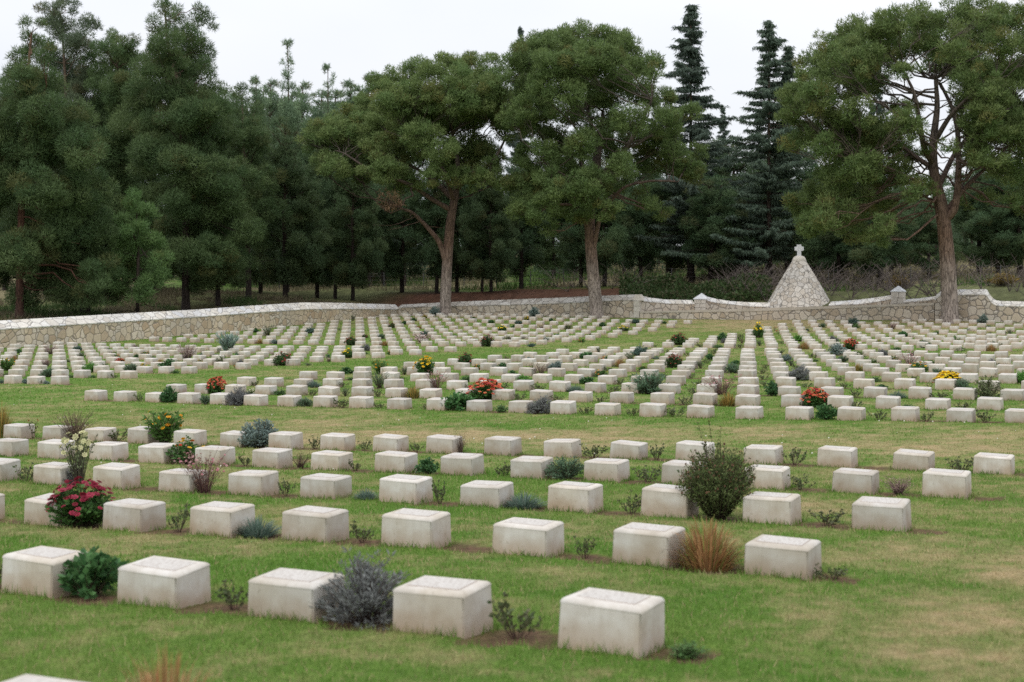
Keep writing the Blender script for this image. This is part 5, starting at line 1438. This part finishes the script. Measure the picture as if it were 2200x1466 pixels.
RED, CORAL, PINK, ORANGE, YEL, CREAM = (0.40, 0.02, 0.035), (0.72, 0.16, 0.10), (0.50, 0.06, 0.17), (0.80, 0.30, 0.03), (0.85, 0.60, 0.02), (0.62, 0.58, 0.34)
def K(name, desc, cat, *meshes): return dict(name=name, desc=desc, cat=cat, meshes=meshes)
KINDS = {
 'mum_pink': K('flowering_bush', 'crimson pink flowering bush', 'flowering bush', grow(101, 90, 1.0, 0.10, 0.06, 22, DG, LG, STEM, nfl=110, fr=0.050, f1=(0.20, 0.010, 0.028), f2=(0.36, 0.04, 0.075), fpos='shell')),
 'mum_coral': K('flowering_bush', 'coral orange flowering bush', 'flowering bush', grow(102, 90, 1.0, 0.10, 0.055, 20, DG, LG, STEM, nfl=130, fr=0.052, f1=RED, f2=(0.80, 0.24, 0.10), fpos='shell')),
 'mum_dark': K('flowering_bush', 'dark bush with dull red flowers', 'flowering bush', grow(103, 100, 1.0, 0.09, 0.05, 26, (0.028, 0.058, 0.020), (0.05, 0.085, 0.03), STEM, nfl=45, fr=0.045, f1=(0.28, 0.03, 0.03), f2=(0.36, 0.10, 0.06), fpos='shell'), grow(104, 100, 1.0, 0.09, 0.05, 26, (0.028, 0.058, 0.020), (0.05, 0.085, 0.03), STEM, nfl=38, fr=0.045, f1=(0.28, 0.03, 0.03), f2=(0.34, 0.08, 0.06), fpos='shell')),
 'yellow_mum': K('flowering_bush', 'bright yellow flowering mound', 'flowering bush', grow(105, 80, 1.0, 0.10, 0.05, 16, DG, LG, STEM, nfl=190, fr=0.055, f1=(0.85, 0.55, 0.02), f2=(0.90, 0.70, 0.03), fpos='shell')),
 'yellow_daisy': K('daisy_plant', 'green mound with yellow daisies', 'flowering plant', grow(106, 70, 1.0, 0.12, 0.05, 20, DG, LG, STEM, nfl=26, fr=0.062, f1=YEL, f2=(0.9, 0.68, 0.03), fpos='shell'), grow(107, 70, 1.0, 0.12, 0.05, 20, DG, LG, STEM, nfl=40, fr=0.055, f1=YEL, f2=(0.85, 0.5, 0.02), fpos='shell')),
 'marigold': K('marigold_plant', 'tall orange marigold plant', 'flowering plant', grow(108, 46, 0.95, 0.13, 0.055, 18, (0.04, 0.09, 0.02), (0.075, 0.14, 0.035), STEM, dome=False, nfl=14, fr=0.05, f1=ORANGE, f2=(0.85, 0.48, 0.02), minh=0.5, leaf_from=0.1)),
 'lavender': K('lavender_bush', 'purple grey lavender bush', 'shrub', grow(111, 190, 1.05, 0.080, 0.020, 20, (0.095, 0.098, 0.095), (0.150, 0.158, 0.150), (0.11, 0.085, 0.075), leaf_from=0.35, upl=0.8, sr=0.007, lump=0.4, spiky=0.14), grow(112, 170, 1.05, 0.080, 0.020, 20, (0.095, 0.098, 0.100), (0.155, 0.160, 0.158), (0.11, 0.085, 0.075), leaf_from=0.35, upl=0.8, sr=0.007, lump=0.4, spiky=0.14)),
 'silver': K('silver_bush', 'silvery blue green bush', 'shrub', grow(113, 110, 1.0, 0.09, 0.038, 24, (0.10, 0.145, 0.125), (0.18, 0.225, 0.20), STEM, leaf_from=0.2), grow(114, 120, 1.0, 0.09, 0.035, 22, (0.09, 0.13, 0.115), (0.16, 0.20, 0.185), STEM, leaf_from=0.2)),
 'silver_dark': K('silver_bush', 'dark blue green bush', 'shrub', grow(115, 100, 1.0, 0.09, 0.036, 24, (0.045, 0.085, 0.070), (0.085, 0.13, 0.105), STEM, leaf_from=0.2)),
 'silver_tall': K('silver_bush', 'tall silvery plant with upright leaves', 'shrub', grow(116, 90, 1.0, 0.17, 0.03, 16, (0.13, 0.19, 0.16), (0.22, 0.28, 0.25), STEM, dome=False, minh=0.6, out=0.35, upl=0.9, leaf_from=0.05)),
 'rosemary': K('rosemary_bush', 'grey green needle leaved bush', 'shrub', grow(117, 120, 1.0, 0.10, 0.022, 22, (0.06, 0.105, 0.06), (0.11, 0.16, 0.10), STEM, leaf_from=0.15, upl=0.7), grow(118, 100, 1.0, 0.10, 0.022, 24, (0.055, 0.10, 0.06), (0.10, 0.15, 0.09), STEM, leaf_from=0.15, upl=0.7)),
 'leggy': K('leggy_shrub', 'loose leggy grey green shrub', 'shrub', grow(119, 34, 1.0, 0.075, 0.022, 26, (0.06, 0.085, 0.045), (0.11, 0.145, 0.085), (0.10, 0.08, 0.05), dome=False, minh=0.45, leaf_from=0.3), grow(120, 40, 1.0, 0.075, 0.022, 24, (0.065, 0.09, 0.05), (0.11, 0.145, 0.085), (0.10, 0.08, 0.05), dome=False, minh=0.5, leaf_from=0.25)),
 'olive': K('olive_shrub', 'olive green twiggy shrub', 'shrub', grow(121, 60, 1.0, 0.065, 0.028, 26, (0.055, 0.07, 0.03), (0.10, 0.115, 0.055), (0.10, 0.085, 0.05), leaf_from=0.3, sr=0.010)),
 'big_shrub': K('large_shrub', 'largest dark shrub tipped with brown seed heads', 'shrub', grow(122, 430, 1.08, 0.040, 0.016, 30, (0.045, 0.068, 0.024), (0.090, 0.110, 0.038), (0.075, 0.055, 0.035), lump=0.38, spiky=0.08, leaf_from=0.14, dome='fan', sr=0.005, nfl=260, fr=0.014, f1=(0.10, 0.05, 0.03), f2=(0.16, 0.085, 0.045))),
 'leafy': K('leafy_plant', 'dark broad leaved plant', 'leafy plant', grow(123, 60, 1.0, 0.15, 0.10, 12, (0.030, 0.080, 0.028), (0.060, 0.13, 0.042), STEM, leaf_from=0.3), grow(124, 55, 1.0, 0.14, 0.10, 13, (0.028, 0.072, 0.028), (0.055, 0.115, 0.04), STEM, leaf_from=0.3)),
 'fresh': K('leafy_plant', 'fresh bright green plant', 'leafy plant', grow(125, 70, 1.0, 0.12, 0.05, 18, (0.05, 0.14, 0.025), (0.09, 0.20, 0.04), STEM, leaf_from=0.1)),
 'low_green': K('ground_plant', 'low spreading green plant', 'leafy plant', grow(126, 70, 1.0, 0.11, 0.045, 14, (0.045, 0.10, 0.03), (0.08, 0.145, 0.045), STEM, leaf_from=0.05), grow(127, 50, 1.0, 0.12, 0.05, 14, (0.04, 0.09, 0.03), (0.07, 0.13, 0.045), STEM, leaf_from=0.05)),
 'cushion': K('cushion_plant', 'low blue green cushion plant', 'cushion plant', tuft(128, 420, (0.10, 0.165, 0.12), (0.16, 0.22, 0.18), (0.19, 0.23, 0.19), 0.018, 0.2)),
 'dry_grass': K('grass_tuft', 'rusty orange grass tuft', 'grass tuft', tuft(129, 520, (0.27, 0.12, 0.05), (0.46, 0.28, 0.13), (0.24, 0.25, 0.07), 0.014, 0.7)),
 'gold_grass': K('grass_tuft', 'golden green grass tuft', 'grass tuft', tuft(130, 260, (0.30, 0.20, 0.05), (0.38, 0.27, 0.08), (0.12, 0.16, 0.05), 0.02, 0.9)),
 'gaura': K('wispy_plant', 'wispy brown plant with pink flowers', 'wispy plant', grow(131, 60, 1.1, 0.055, 0.018, 9, (0.10, 0.06, 0.045), (0.16, 0.10, 0.075), (0.16, 0.085, 0.075), dome=False, minh=0.55, leaf_from=0.1, sr=0.006, nfl=50, fr=0.022, f1=(0.50, 0.16, 0.20), f2=(0.62, 0.40, 0.40))),
 'heather': K('wispy_plant', 'dry pinkish brown upright plant', 'wispy plant', grow(132, 85, 1.0, 0.06, 0.016, 12, (0.17, 0.115, 0.105), (0.25, 0.17, 0.155), (0.15, 0.10, 0.09), dome=False, minh=0.5, leaf_from=0.3, sr=0.007)),
 'dried': K('dried_plant', 'dried dark brown stems', 'dried plant', grow(133, 75, 1.0, 0.04, 0.013, 9, (0.10, 0.07, 0.05), (0.15, 0.105, 0.075), (0.12, 0.08, 0.06), dome=False, minh=0.5, leaf_from=0.35, sr=0.007)),
 'cream': K('leggy_shrub', 'leggy plant topped with cream flower heads', 'flowering plant', grow(134, 34, 0.8, 0.07, 0.03, 14, (0.08, 0.10, 0.05), (0.13, 0.15, 0.08), (0.10, 0.09, 0.06), dome=False, minh=0.72, leaf_from=0.35, nfl=30, fr=0.06, f1=CREAM, f2=(0.55, 0.55, 0.30))),
 'mixed': K('flowering_plant', 'plant with red yellow flowers', 'flowering plant', grow(135, 60, 1.0, 0.12, 0.05, 18, DG, LG, STEM, nfl=16, fr=0.05, f1=(0.6, 0.05, 0.03), f2=(0.85, 0.55, 0.03), fpos='shell', leaf_from=0.1)),
 'pink_cover': K('wispy_plant', 'pale pink wispy plant', 'wispy plant', grow(136, 70, 1.1, 0.06, 0.02, 9, (0.16, 0.13, 0.10), (0.24, 0.17, 0.15), (0.16, 0.10, 0.09), dome=False, minh=0.4, nfl=60, fr=0.035, f1=(0.62, 0.36, 0.38), f2=(0.72, 0.55, 0.55))),
 'white_cover': K('ground_plant', 'low plant with small cream flowers', 'flowering plant', grow(137, 60, 1.1, 0.10, 0.04, 12, (0.06, 0.11, 0.035), (0.10, 0.15, 0.05), STEM, nfl=60, fr=0.04, f1=(0.66, 0.60, 0.44), f2=(0.72, 0.68, 0.58), fpos='shell', leaf_from=0.05)),
 'red_rose': K('rose_bush', 'thin rose stem with a red flower', 'rose bush', grow(138, 6, 0.8, 0.12, 0.07, 9, (0.05, 0.07, 0.03), (0.09, 0.07, 0.04), (0.11, 0.06, 0.045), dome=False, minh=0.6, nfl=2, fr=0.13, f1=(0.50, 0.01, 0.02), f2=(0.55, 0.02, 0.03))),
 'rose': K('rose_bush', 'sparse leafy rose twigs', 'rose bush', *[grow(140 + s, 13, 1.15, 0.125, 0.085, 12, (0.045, 0.070, 0.028), (0.085, 0.085, 0.045), (0.10, 0.06, 0.045), dome=False, minh=0.5, sr=0.012, curve=-0.15, jit=0.8) for s in range(4)]),
}

PLANTS = [
 # block, row, x centre, width, height (photograph pixels), kind
 ('A',-1,355,250,300,'dry_grass'),('A',0,195,134,106,'leafy'),('A',0,785,196,142,'lavender'),('A',0,1112,100,88,'rose'),('A',0,505,66,58,'rose'),('A',0,1478,90,34,'low_green'),('A',0,4,30,84,'rose'),
 ('A',1,178,152,94,'mum_pink'),('A',1,555,100,48,'cushion'),('A',1,383,44,58,'rose'),('A',1,1520,136,112,'dry_grass'),('A',1,1256,40,50,'rose'),('A',1,780,50,44,'rose'),('A',1,1790,70,30,'rose'),
 ('A',2,170,95,106,'cream'),('A',2,148,46,40,'lavender'),('A',2,440,112,92,'gaura'),('A',2,616,32,40,'rose'),('A',2,946,36,48,'rose'),('A',2,786,56,28,'cushion'),('A',2,1125,98,38,'cushion'),('A',2,1356,50,46,'rose'),('A',2,1541,180,164,'big_shrub'),('A',2,1776,76,38,'rose'),
 ('A',3,400,84,50,'mixed'),('A',3,645,50,36,'dried'),('A',3,919,54,32,'leafy'),('A',3,1082,36,32,'rose'),('A',3,1216,88,52,'rosemary'),('A',3,1388,54,36,'rose'),('A',3,1724,46,34,'rose'),('A',3,1930,72,40,'heather'),('A',3,528,30,26,'rose'),('A',3,764,30,24,'rose'),
 ('A',4,160,88,66,'dried'),('A',4,353,88,72,'marigold'),('A',4,250,42,30,'rose'),('A',4,556,84,62,'silver'),('A',4,70,26,44,'red_rose'),('A',4,676,34,28,'rose'),('A',4,990,30,46,'dried'),('A',4,1275,50,32,'rose'),('A',4,1410,36,34,'rose'),('A',4,1706,44,40,'rose'),('A',4,2060,50,34,'rose'),('A',4,4,44,78,'gold_grass'),('A',4,782,26,24,'rose'),('A',4,896,26,22,'rose'),
 ('B',0,366,44,34,'leafy'),('B',0,303,24,20,'rose'),('B',0,512,60,38,'lavender'),('B',0,657,40,20,'rosemary'),('B',0,736,34,22,'rose'),('B',0,985,66,42,'leafy'),('B',0,1162,62,38,'lavender'),('B',0,1448,44,24,'rose'),('B',0,1776,50,36,'leafy'),('B',0,1886,34,24,'rose'),('B',0,2118,36,26,'rose'),('B',0,1076,34,18,'low_green'),('B',0,1258,30,20,'rose'),('B',0,1360,30,20,'rose'),('B',0,1990,30,22,'rose'),('B',0,816,28,14,'rose'),
 ('B',1,466,48,34,'mum_coral'),('B',1,1044,80,42,'mum_coral'),('B',1,888,38,28,'gold_grass'),('B',1,1564,46,32,'gold_grass'),('B',1,1750,66,40,'mum_coral'),('B',1,1952,36,12,'low_green'),('B',1,2068,32,20,'rose'),('B',1,600,34,14,'low_green'),('B',1,668,28,16,'rose'),('B',1,1116,28,18,'rose'),('B',1,1200,28,16,'rose'),('B',1,1290,28,16,'rose'),('B',1,1470,36,20,'rose'),('B',1,1836,28,18,'rose'),
 ('B',2,672,40,18,'cushion'),('B',2,940,50,42,'gaura'),('B',2,1236,42,18,'cushion'),('B',2,1552,84,46,'gaura'),('B',2,1660,38,30,'leafy'),('B',2,1929,44,20,'cushion'),('B',2,815,42,38,'leggy'),('B',2,1396,90,50,'rosemary'),('B',2,2123,74,54,'olive'),('B',2,548,24,14,'rose'),('B',2,735,26,14,'rose'),('B',2,1012,26,14,'rose'),('B',2,1160,30,18,'rose'),('B',2,1318,30,18,'rose'),('B',2,1490,30,18,'rose'),('B',2,1752,30,16,'rose'),('B',2,1838,26,18,'rose'),('B',2,2018,40,18,'rose'),
 ('B',3,1126,40,17,'fresh'),('B',3,1003,32,16,'low_green'),('B',3,2067,44,27,'rosemary'),('B',3,1998,20,18,'red_rose'),('B',3,1330,24,16,'rose'),('B',3,1260,36,16,'leafy'),('B',3,1412,26,14,'rose'),('B',3,1500,26,14,'rose'),('B',3,1645,26,16,'rose'),('B',3,1730,26,12,'rose'),('B',3,1896,28,10,'leafy'),('B',3,1816,22,14,'rose'),
 ('B',4,815,34,32,'marigold'),('B',4,916,54,36,'yellow_daisy'),('B',4,746,30,15,'leafy'),('B',4,868,30,18,'leggy'),('B',4,1160,44,32,'dried'),('B',4,2039,60,23,'yellow_mum'),('B',4,2194,40,28,'fresh'),('B',4,1716,54,34,'lavender'),('B',4,1292,34,16,'mixed'),('B',4,1100,24,12,'leafy'),('B',4,1880,36,12,'low_green'),('B',4,1802,22,12,'rose'),('B',4,1640,22,12,'rose'),('B',4,1480,22,12,'rose'),
 ('B',5,1195,36,22,'silver'),('B',5,1078,38,16,'leafy'),('B',5,1574,42,24,'rosemary'),('B',5,1398,22,12,'rose'),('B',5,1308,26,12,'rose'),('B',5,1482,22,14,'rose'),('B',5,1636,20,12,'rose'),
 ('B',6,1000,38,27,'mum_dark'),('B',6,1449,44,30,'mum_dark'),('B',6,1974,52,22,'mixed'),('B',6,1842,30,19,'gold_grass'),('B',6,1332,24,20,'dry_grass'),('B',6,1138,26,10,'low_green'),('B',6,1536,20,12,'rose'),('B',6,1892,22,10,'rose'),
 ('B',7,1954,48,34,'gaura'),('B',7,1194,20,8,'rose'),('B',7,1356,32,24,'leggy'),('B',7,1138,22,11,'silver'),('B',7,1580,20,10,'leafy'),('B',7,1700,20,14,'leggy'),('B',7,1516,18,12,'rose'),
 ('B',8,1262,40,15,'leafy'),('B',8,1810,28,16,'rosemary'),('B',8,1877,34,11,'white_cover'),('B',8,1690,24,16,'silver'),('B',8,2000,26,10,'low_green'),('B',8,2146,28,10,'leafy'),
 ('B',9,1376,42,23,'silver_dark'),('B',9,1205,22,8,'mum_dark'),('B',9,1480,18,10,'rose'),('B',9,1844,36,12,'white_cover'),('B',9,1922,32,11,'white_cover'),('B',9,2170,24,10,'leafy'),('B',9,1748,24,14,'rose'),
 ('B',10,1800,44,28,'silver'),('B',10,1898,32,17,'lavender'),('B',10,1286,22,12,'leggy'),('B',10,1434,18,10,'rose'),('B',10,1532,20,14,'rose'),('B',10,1676,24,12,'leggy'),('B',10,1846,34,13,'white_cover'),('B',10,2010,36,9,'white_cover'),('B',10,2070,30,10,'white_cover'),('B',10,1958,24,14,'pink_cover'),
 ('D',0,1828,36,23,'mum_coral'),('D',0,1728,22,18,'dry_grass'),('D',0,1544,26,9,'low_green'),('D',0,2130,22,17,'dry_grass'),('D',0,1926,26,9,'low_green'),('D',0,1590,22,12,'rose'),('D',0,1506,18,12,'rose'),('D',0,2060,34,10,'white_cover'),
 ('D',1,1459,40,25,'mum_dark'),('D',1,1632,18,14,'leggy'),('D',1,1990,32,13,'rosemary'),('D',2,2150,20,10,'leafy'),('D',2,1984,30,13,'rosemary'),('D',2,1680,14,8,'rose'),
 ('D',3,1552,26,16,'leafy'),('D',3,1716,28,14,'fresh'),('D',3,1790,24,14,'lavender'),('D',3,1590,14,12,'rose'),
 ('D',4,1630,26,30,'yellow_daisy'),('D',4,2056,24,11,'fresh'),('D',5,1941,23,14,'leafy'),('D',5,1672,14,10,'red_rose'),('D',5,1960,16,9,'rose'),('D',6,2168,20,14,'leggy'),('D',6,2012,16,8,'low_green'),('D',6,1664,12,9,'red_rose'),
 ('D',7,1918,21,16,'heather'),('D',7,1838,20,13,'low_green'),('D',7,1768,17,11,'rosemary'),('D',7,2086,18,8,'silver'),('D',7,1798,12,6,'red_rose'),('D',8,1834,26,18,'silver_dark'),('D',8,2124,14,6,'low_green'),('D',9,2111,25,22,'silver'),
 ('C',0,56,18,12,'silver'),('C',0,100,16,8,'silver'),('C',0,88,14,10,'rose'),('C',0,4,18,12,'cushion'),('C',1,104,38,22,'rosemary'),('C',1,200,20,8,'low_green'),('C',1,246,16,11,'rose'),('C',2,14,38,28,'marigold'),('C',2,194,40,22,'fresh'),('C',2,284,40,22,'rosemary'),('C',2,378,22,9,'low_green'),('C',2,330,10,8,'red_rose'),('C',2,148,18,12,'rose'),
 ('C',3,100,26,19,'heather'),('C',3,361,46,20,'leafy'),('C',3,307,16,10,'yellow_daisy'),('C',3,176,16,9,'low_green'),('C',3,506,14,9,'red_rose'),('C',4,31,15,13,'dry_grass'),('C',4,258,22,11,'mum_coral'),('C',4,344,18,12,'dry_grass'),('C',4,478,38,22,'olive'),('C',4,608,48,28,'mum_dark'),('C',4,662,22,7,'leggy'),
 ('C',5,402,46,40,'heather'),('C',5,177,22,16,'leggy'),('C',5,40,12,9,'rose'),('C',5,632,22,12,'mixed'),('C',5,706,14,11,'pink_cover'),
 ('C',6,110,34,22,'heather'),('C',6,40,18,9,'leafy'),('C',6,242,22,9,'dried'),('C',6,313,20,9,'mixed'),('C',6,516,28,15,'rosemary'),('C',6,590,18,13,'heather'),('C',6,438,22,10,'silver_dark'),('C',6,748,28,20,'yellow_daisy'),
 ('C',7,490,50,40,'silver_tall'),('C',7,167,22,13,'silver_dark'),('C',7,233,16,7,'leafy'),('C',7,840,20,9,'mixed'),('C',7,786,14,6,'low_green'),('C',8,786,26,16,'lavender'),('C',8,292,16,11,'heather'),
 ('E',0,754,32,19,'mum_dark'),('E',0,558,14,11,'dry_grass'),('E',0,826,16,12,'dry_grass'),('E',0,1048,34,25,'mum_dark'),('E',0,1142,20,9,'silver_dark'),('E',0,592,20,11,'silver'),('E',0,1215,8,5,'rose'),('E',1,906,46,22,'pink_cover'),('E',1,800,14,8,'low_green'),('E',1,1024,8,8,'red_rose'),
 ('E',2,576,26,25,'leggy'),('E',2,820,18,11,'rosemary'),('E',2,784,16,8,'mum_dark'),('E',2,1092,24,14,'olive'),('E',2,1178,24,14,'silver_dark'),('E',2,1250,18,8,'mixed'),('E',2,1016,20,7,'mixed'),('E',3,668,26,14,'silver_dark'),('E',3,550,14,10,'leafy'),('E',3,914,24,13,'silver_dark'),('E',3,1128,20,9,'lavender'),('E',3,976,16,6,'low_green'),
 ('E',4,1272,22,9,'leafy'),('E',4,1196,16,6,'silver'),('E',4,730,14,6,'rose'),('E',5,842,17,11,'mum_dark'),('E',5,1080,24,13,'yellow_daisy'),('E',5,900,14,7,'dry_grass'),('E',6,870,14,8,'leafy'),('E',6,1220,20,13,'olive'),('E',6,1339,27,12,'yellow_daisy'),('E',6,1164,16,10,'pink_cover'),('E',6,1104,12,7,'leafy'),
 ('E',7,758,12,14,'leggy'),('E',7,1056,14,8,'leafy'),('E',7,1114,18,9,'silver_dark'),('E',7,1294,18,9,'leafy'),('E',7,890,12,7,'leafy'),('E',8,1365,23,11,'silver_dark'),('E',8,912,13,6,'yellow_daisy'),('E',8,1132,12,9,'yellow_daisy'),('E',8,1184,10,7,'leafy'),('E',8,1018,12,5,'leafy'),('E',8,1428,10,6,'leafy'),
 ('E',9,934,26,23,'silver'),('E',9,1147,27,24,'silver')]

N_SEEN = len(PLANTS)
N_LISTED = len(PLANTS)
def put_copy(kind, var, loc, sx, sz, label, group, rz):
    kd = KINDS[kind]; st, fol, fl = kd['meshes'][var % len(kd['meshes'])]
    root = bpy.data.objects.new(kd['name'], None); COL.objects.link(root)
    root.empty_display_size = 0.1
    root.location = loc; root.rotation_euler = (0, 0, rz); root.scale = (sx, sx, sz)
    tag(root, label, kd['cat'], group)
    for nm, me in (('stems', st), ('foliage' if kd['cat'] != 'grass tuft' else 'blades', fol), ('blossoms' if kind != 'big_shrub' else 'seed_heads', fl)):
        if me is not None:
            o = bpy.data.objects.new(nm, me); COL.objects.link(o); o.parent = root
    return root

def plan_plants():
    rng = random.Random(31); used = {}
    for n, (b, j, x, w, h, kind) in enumerate(PLANTS):
        u0, v0, r = LAT[b]
        v = v0 + j * r + 0.16
        if b == 'E' and j == 9: v += 0.35
        u, v, z = on_v(x, v)
        m = z / FPX
        fi = (u - u0 - STONE_W / 2) / S_PITCH
        a, c = math.floor(fi), math.ceil(fi)
        if b in 'ACE':
            ka, kc = -c, -a
        else: ka, kc = a, c
        last = {'A': 0, 'C': 0, 'E': 0}.get(b, 0)
        side = SIDE[b]
        where = rowphrase(b, j) if j >= 0 else 'front edge'
        desc = KINDS[kind]['desc']
        if j < 0: lab = desc + ' tips at the bottom edge of the photo'
        elif ka < 0: lab = desc + ' past the ' + side + ' end of the ' + where
        else: lab = desc + ', ' + where + ', ' + ORD[min(ka, len(ORD) - 1)] + ' gap from ' + side
        q = 2
        base = lab
        while lab in used:
            lab = base.replace(desc, ['small ', 'another ', 'third '][q - 2] + desc); q += 1
        used[lab] = 1
        gw = 1.4 if kind in ('dry_grass', 'gold_grass') else (0.92 if kind == 'big_shrub' else 1.0 if n >= N_LISTED or kind.startswith('mum') else 1.1)
        plan.append((kind, rng.randrange(8), (u, v, hgt(u, v) - 0.01), w * m * gw, h * m * 1.06, lab, KINDS[kind]['cat'] + ' planted between the markers', rng.random() * 6.283))
        # what a neighbouring marker can be told by
        if j >= 0 and n < N_SEEN and w * m > 0.24 and kind not in ('rose', 'low_green', 'red_rose'):
            short = {'flowering bush': 'flowering bush', 'shrub': 'bush', 'leafy plant': 'leafy plant', 'grass tuft': 'grass tuft', 'cushion plant': 'cushion plant'}.get(KINDS[kind]['cat'], 'plant')
            col = {'mum_pink': 'crimson', 'mum_coral': 'coral', 'mum_dark': 'dark', 'yellow_mum': 'yellow', 'yellow_daisy': 'yellow', 'marigold': 'orange', 'lavender': 'grey', 'silver': 'silvery', 'silver_tall': 'tall silvery', 'big_shrub': 'huge dark', 'dry_grass': 'rusty', 'gold_grass': 'golden', 'leafy': 'dark', 'fresh': 'bright green', 'cushion': 'bluish', 'gaura': 'wispy', 'heather': 'dry', 'dried': 'dried', 'rosemary': 'green', 'olive': 'olive', 'leggy': 'leggy', 'cream': 'cream'}.get(kind, 'small')
            NB_LABEL.setdefault((b, j, a), 'pale marker left of ' + col + ' ' + short)
            NB_LABEL.setdefault((b, j, c), 'pale marker right of ' + col + ' ' + short)
def extra_plants():
    """small self-sown and half-bare plants in the gaps the list above leaves empty"""
    rng = random.Random(77); busy = set()
    for b, j, x, w, h, k in PLANTS:
        u, v, z = on_v(x, LAT[b][1] + j * LAT[b][2] + 0.16); busy.add((b, j, math.floor((u - LAT[b][0]) / S_PITCH)))
    for b, j, lo, hi in [('A', q, -16, -1) for q in range(5)] + [('B', q, 0, 23) for q in range(9)] + [('C', q, -14, -1) for q in range(7)] + [('D', q, 0, 16) for q in range(0, 8, 2)]:
        for i in range(lo, hi):
            if (b, j, i) in busy or rng.random() > (0.30 if b == 'A' else 0.42): continue
            u0, v0, r = LAT[b]
            u = u0 + i * S_PITCH + 0.66 + rng.uniform(-0.12, 0.12); v = v0 + j * r + 0.16
            z = -u * ST + v * CT; x = 1100 + FPX * (u * CT + v * ST) / z
            if not (5 < x < 2190): continue
            k = rng.choice(['rose', 'rose', 'rose', 'low_green', 'low_green', 'leafy', 'rosemary', 'lavender', 'dried', 'white_cover', 'mixed', 'leggy', 'cushion'] if b != 'A' else ['rose', 'rose', 'low_green'])
            big = {'rose': (0.26, 0.20), 'low_green': (0.34, 0.11), 'leafy': (0.30, 0.20), 'white_cover': (0.42, 0.13), 'mixed': (0.36, 0.20), 'cushion': (0.38, 0.14)}.get(k, (0.32, 0.22))
            s = rng.uniform(0.7, 1.15)
            PLANTS.append((b, j, x, big[0] * s * FPX / z, big[1] * s * FPX / z, k))
extra_plants()
plan = []
plan_plants()
place_markers()
for args in plan: put_copy(*args)

# shrubs behind the walls
for x, yt, d, w, lab in ((1930, 606, 95.0, 2.0, 'yellow leaved bush behind the pointed pier'), (2152, 605, 98.0, 2.4, 'yellow leaved bush behind the right wall, before the dark pines')):
    u, v, _ = on_v(x, d); z = -u * ST + v * CT; h = hgt(u, v)
    rt_ = empty('yellow_bush', (u, v, h)); tag(rt_, lab, 'shrub', 'yellow bushes beyond the wall')
    rt_.scale = (w, w, max(1.0, z_of(yt, z) - h))
    st, fol, _f = grow(150 + x, 60, 1.0, 0.075, 0.05, 14, (0.10, 0.075, 0.025), (0.17, 0.12, 0.035), (0.10, 0.08, 0.06), leaf_from=0.35, sr=0.008)
    link('stems', st, None, rt_); link('foliage', fol, None, rt_)

# little white clover and dandelion heads over the strip
def heads():
    rng = np.random.default_rng(5)
    n = 260
    z = 17 + 26 * rng.random(n) ** 1.3; x = (rng.random(n) * 2 - 1) * 0.40 * z
    u = x * CT - z * ST; v = x * ST + z * CT
    ok = ((v > 18) & (v < 23.6)) | ((rng.random(n) < 0.35) & (v > 18)) | ((rng.random(n) < 0.2))
    ok &= ~stone_mask(u, v, 0.02)
    u, v = u[ok], v[ok]
    bm = bmesh.new()
    for a, b, c in zip(u, v, height(u, v)):
        r = rng.uniform(0.006, 0.013)
        bmesh.ops.create_icosphere(bm, subdivisions=1, radius=r, matrix=Matrix.Translation((a, b, c + 0.035 + 0.04 * rng.random())))
    me = bpy.data.meshes.new('clover heads'); bm.to_mesh(me); bm.free()
    m, nt, out = new_mat('white clover'); finish(nt, out, (0.62, 0.60, 0.52), 0.9)
    o = link('clover_heads', me, m); tag(o, kind='stuff')
heads()
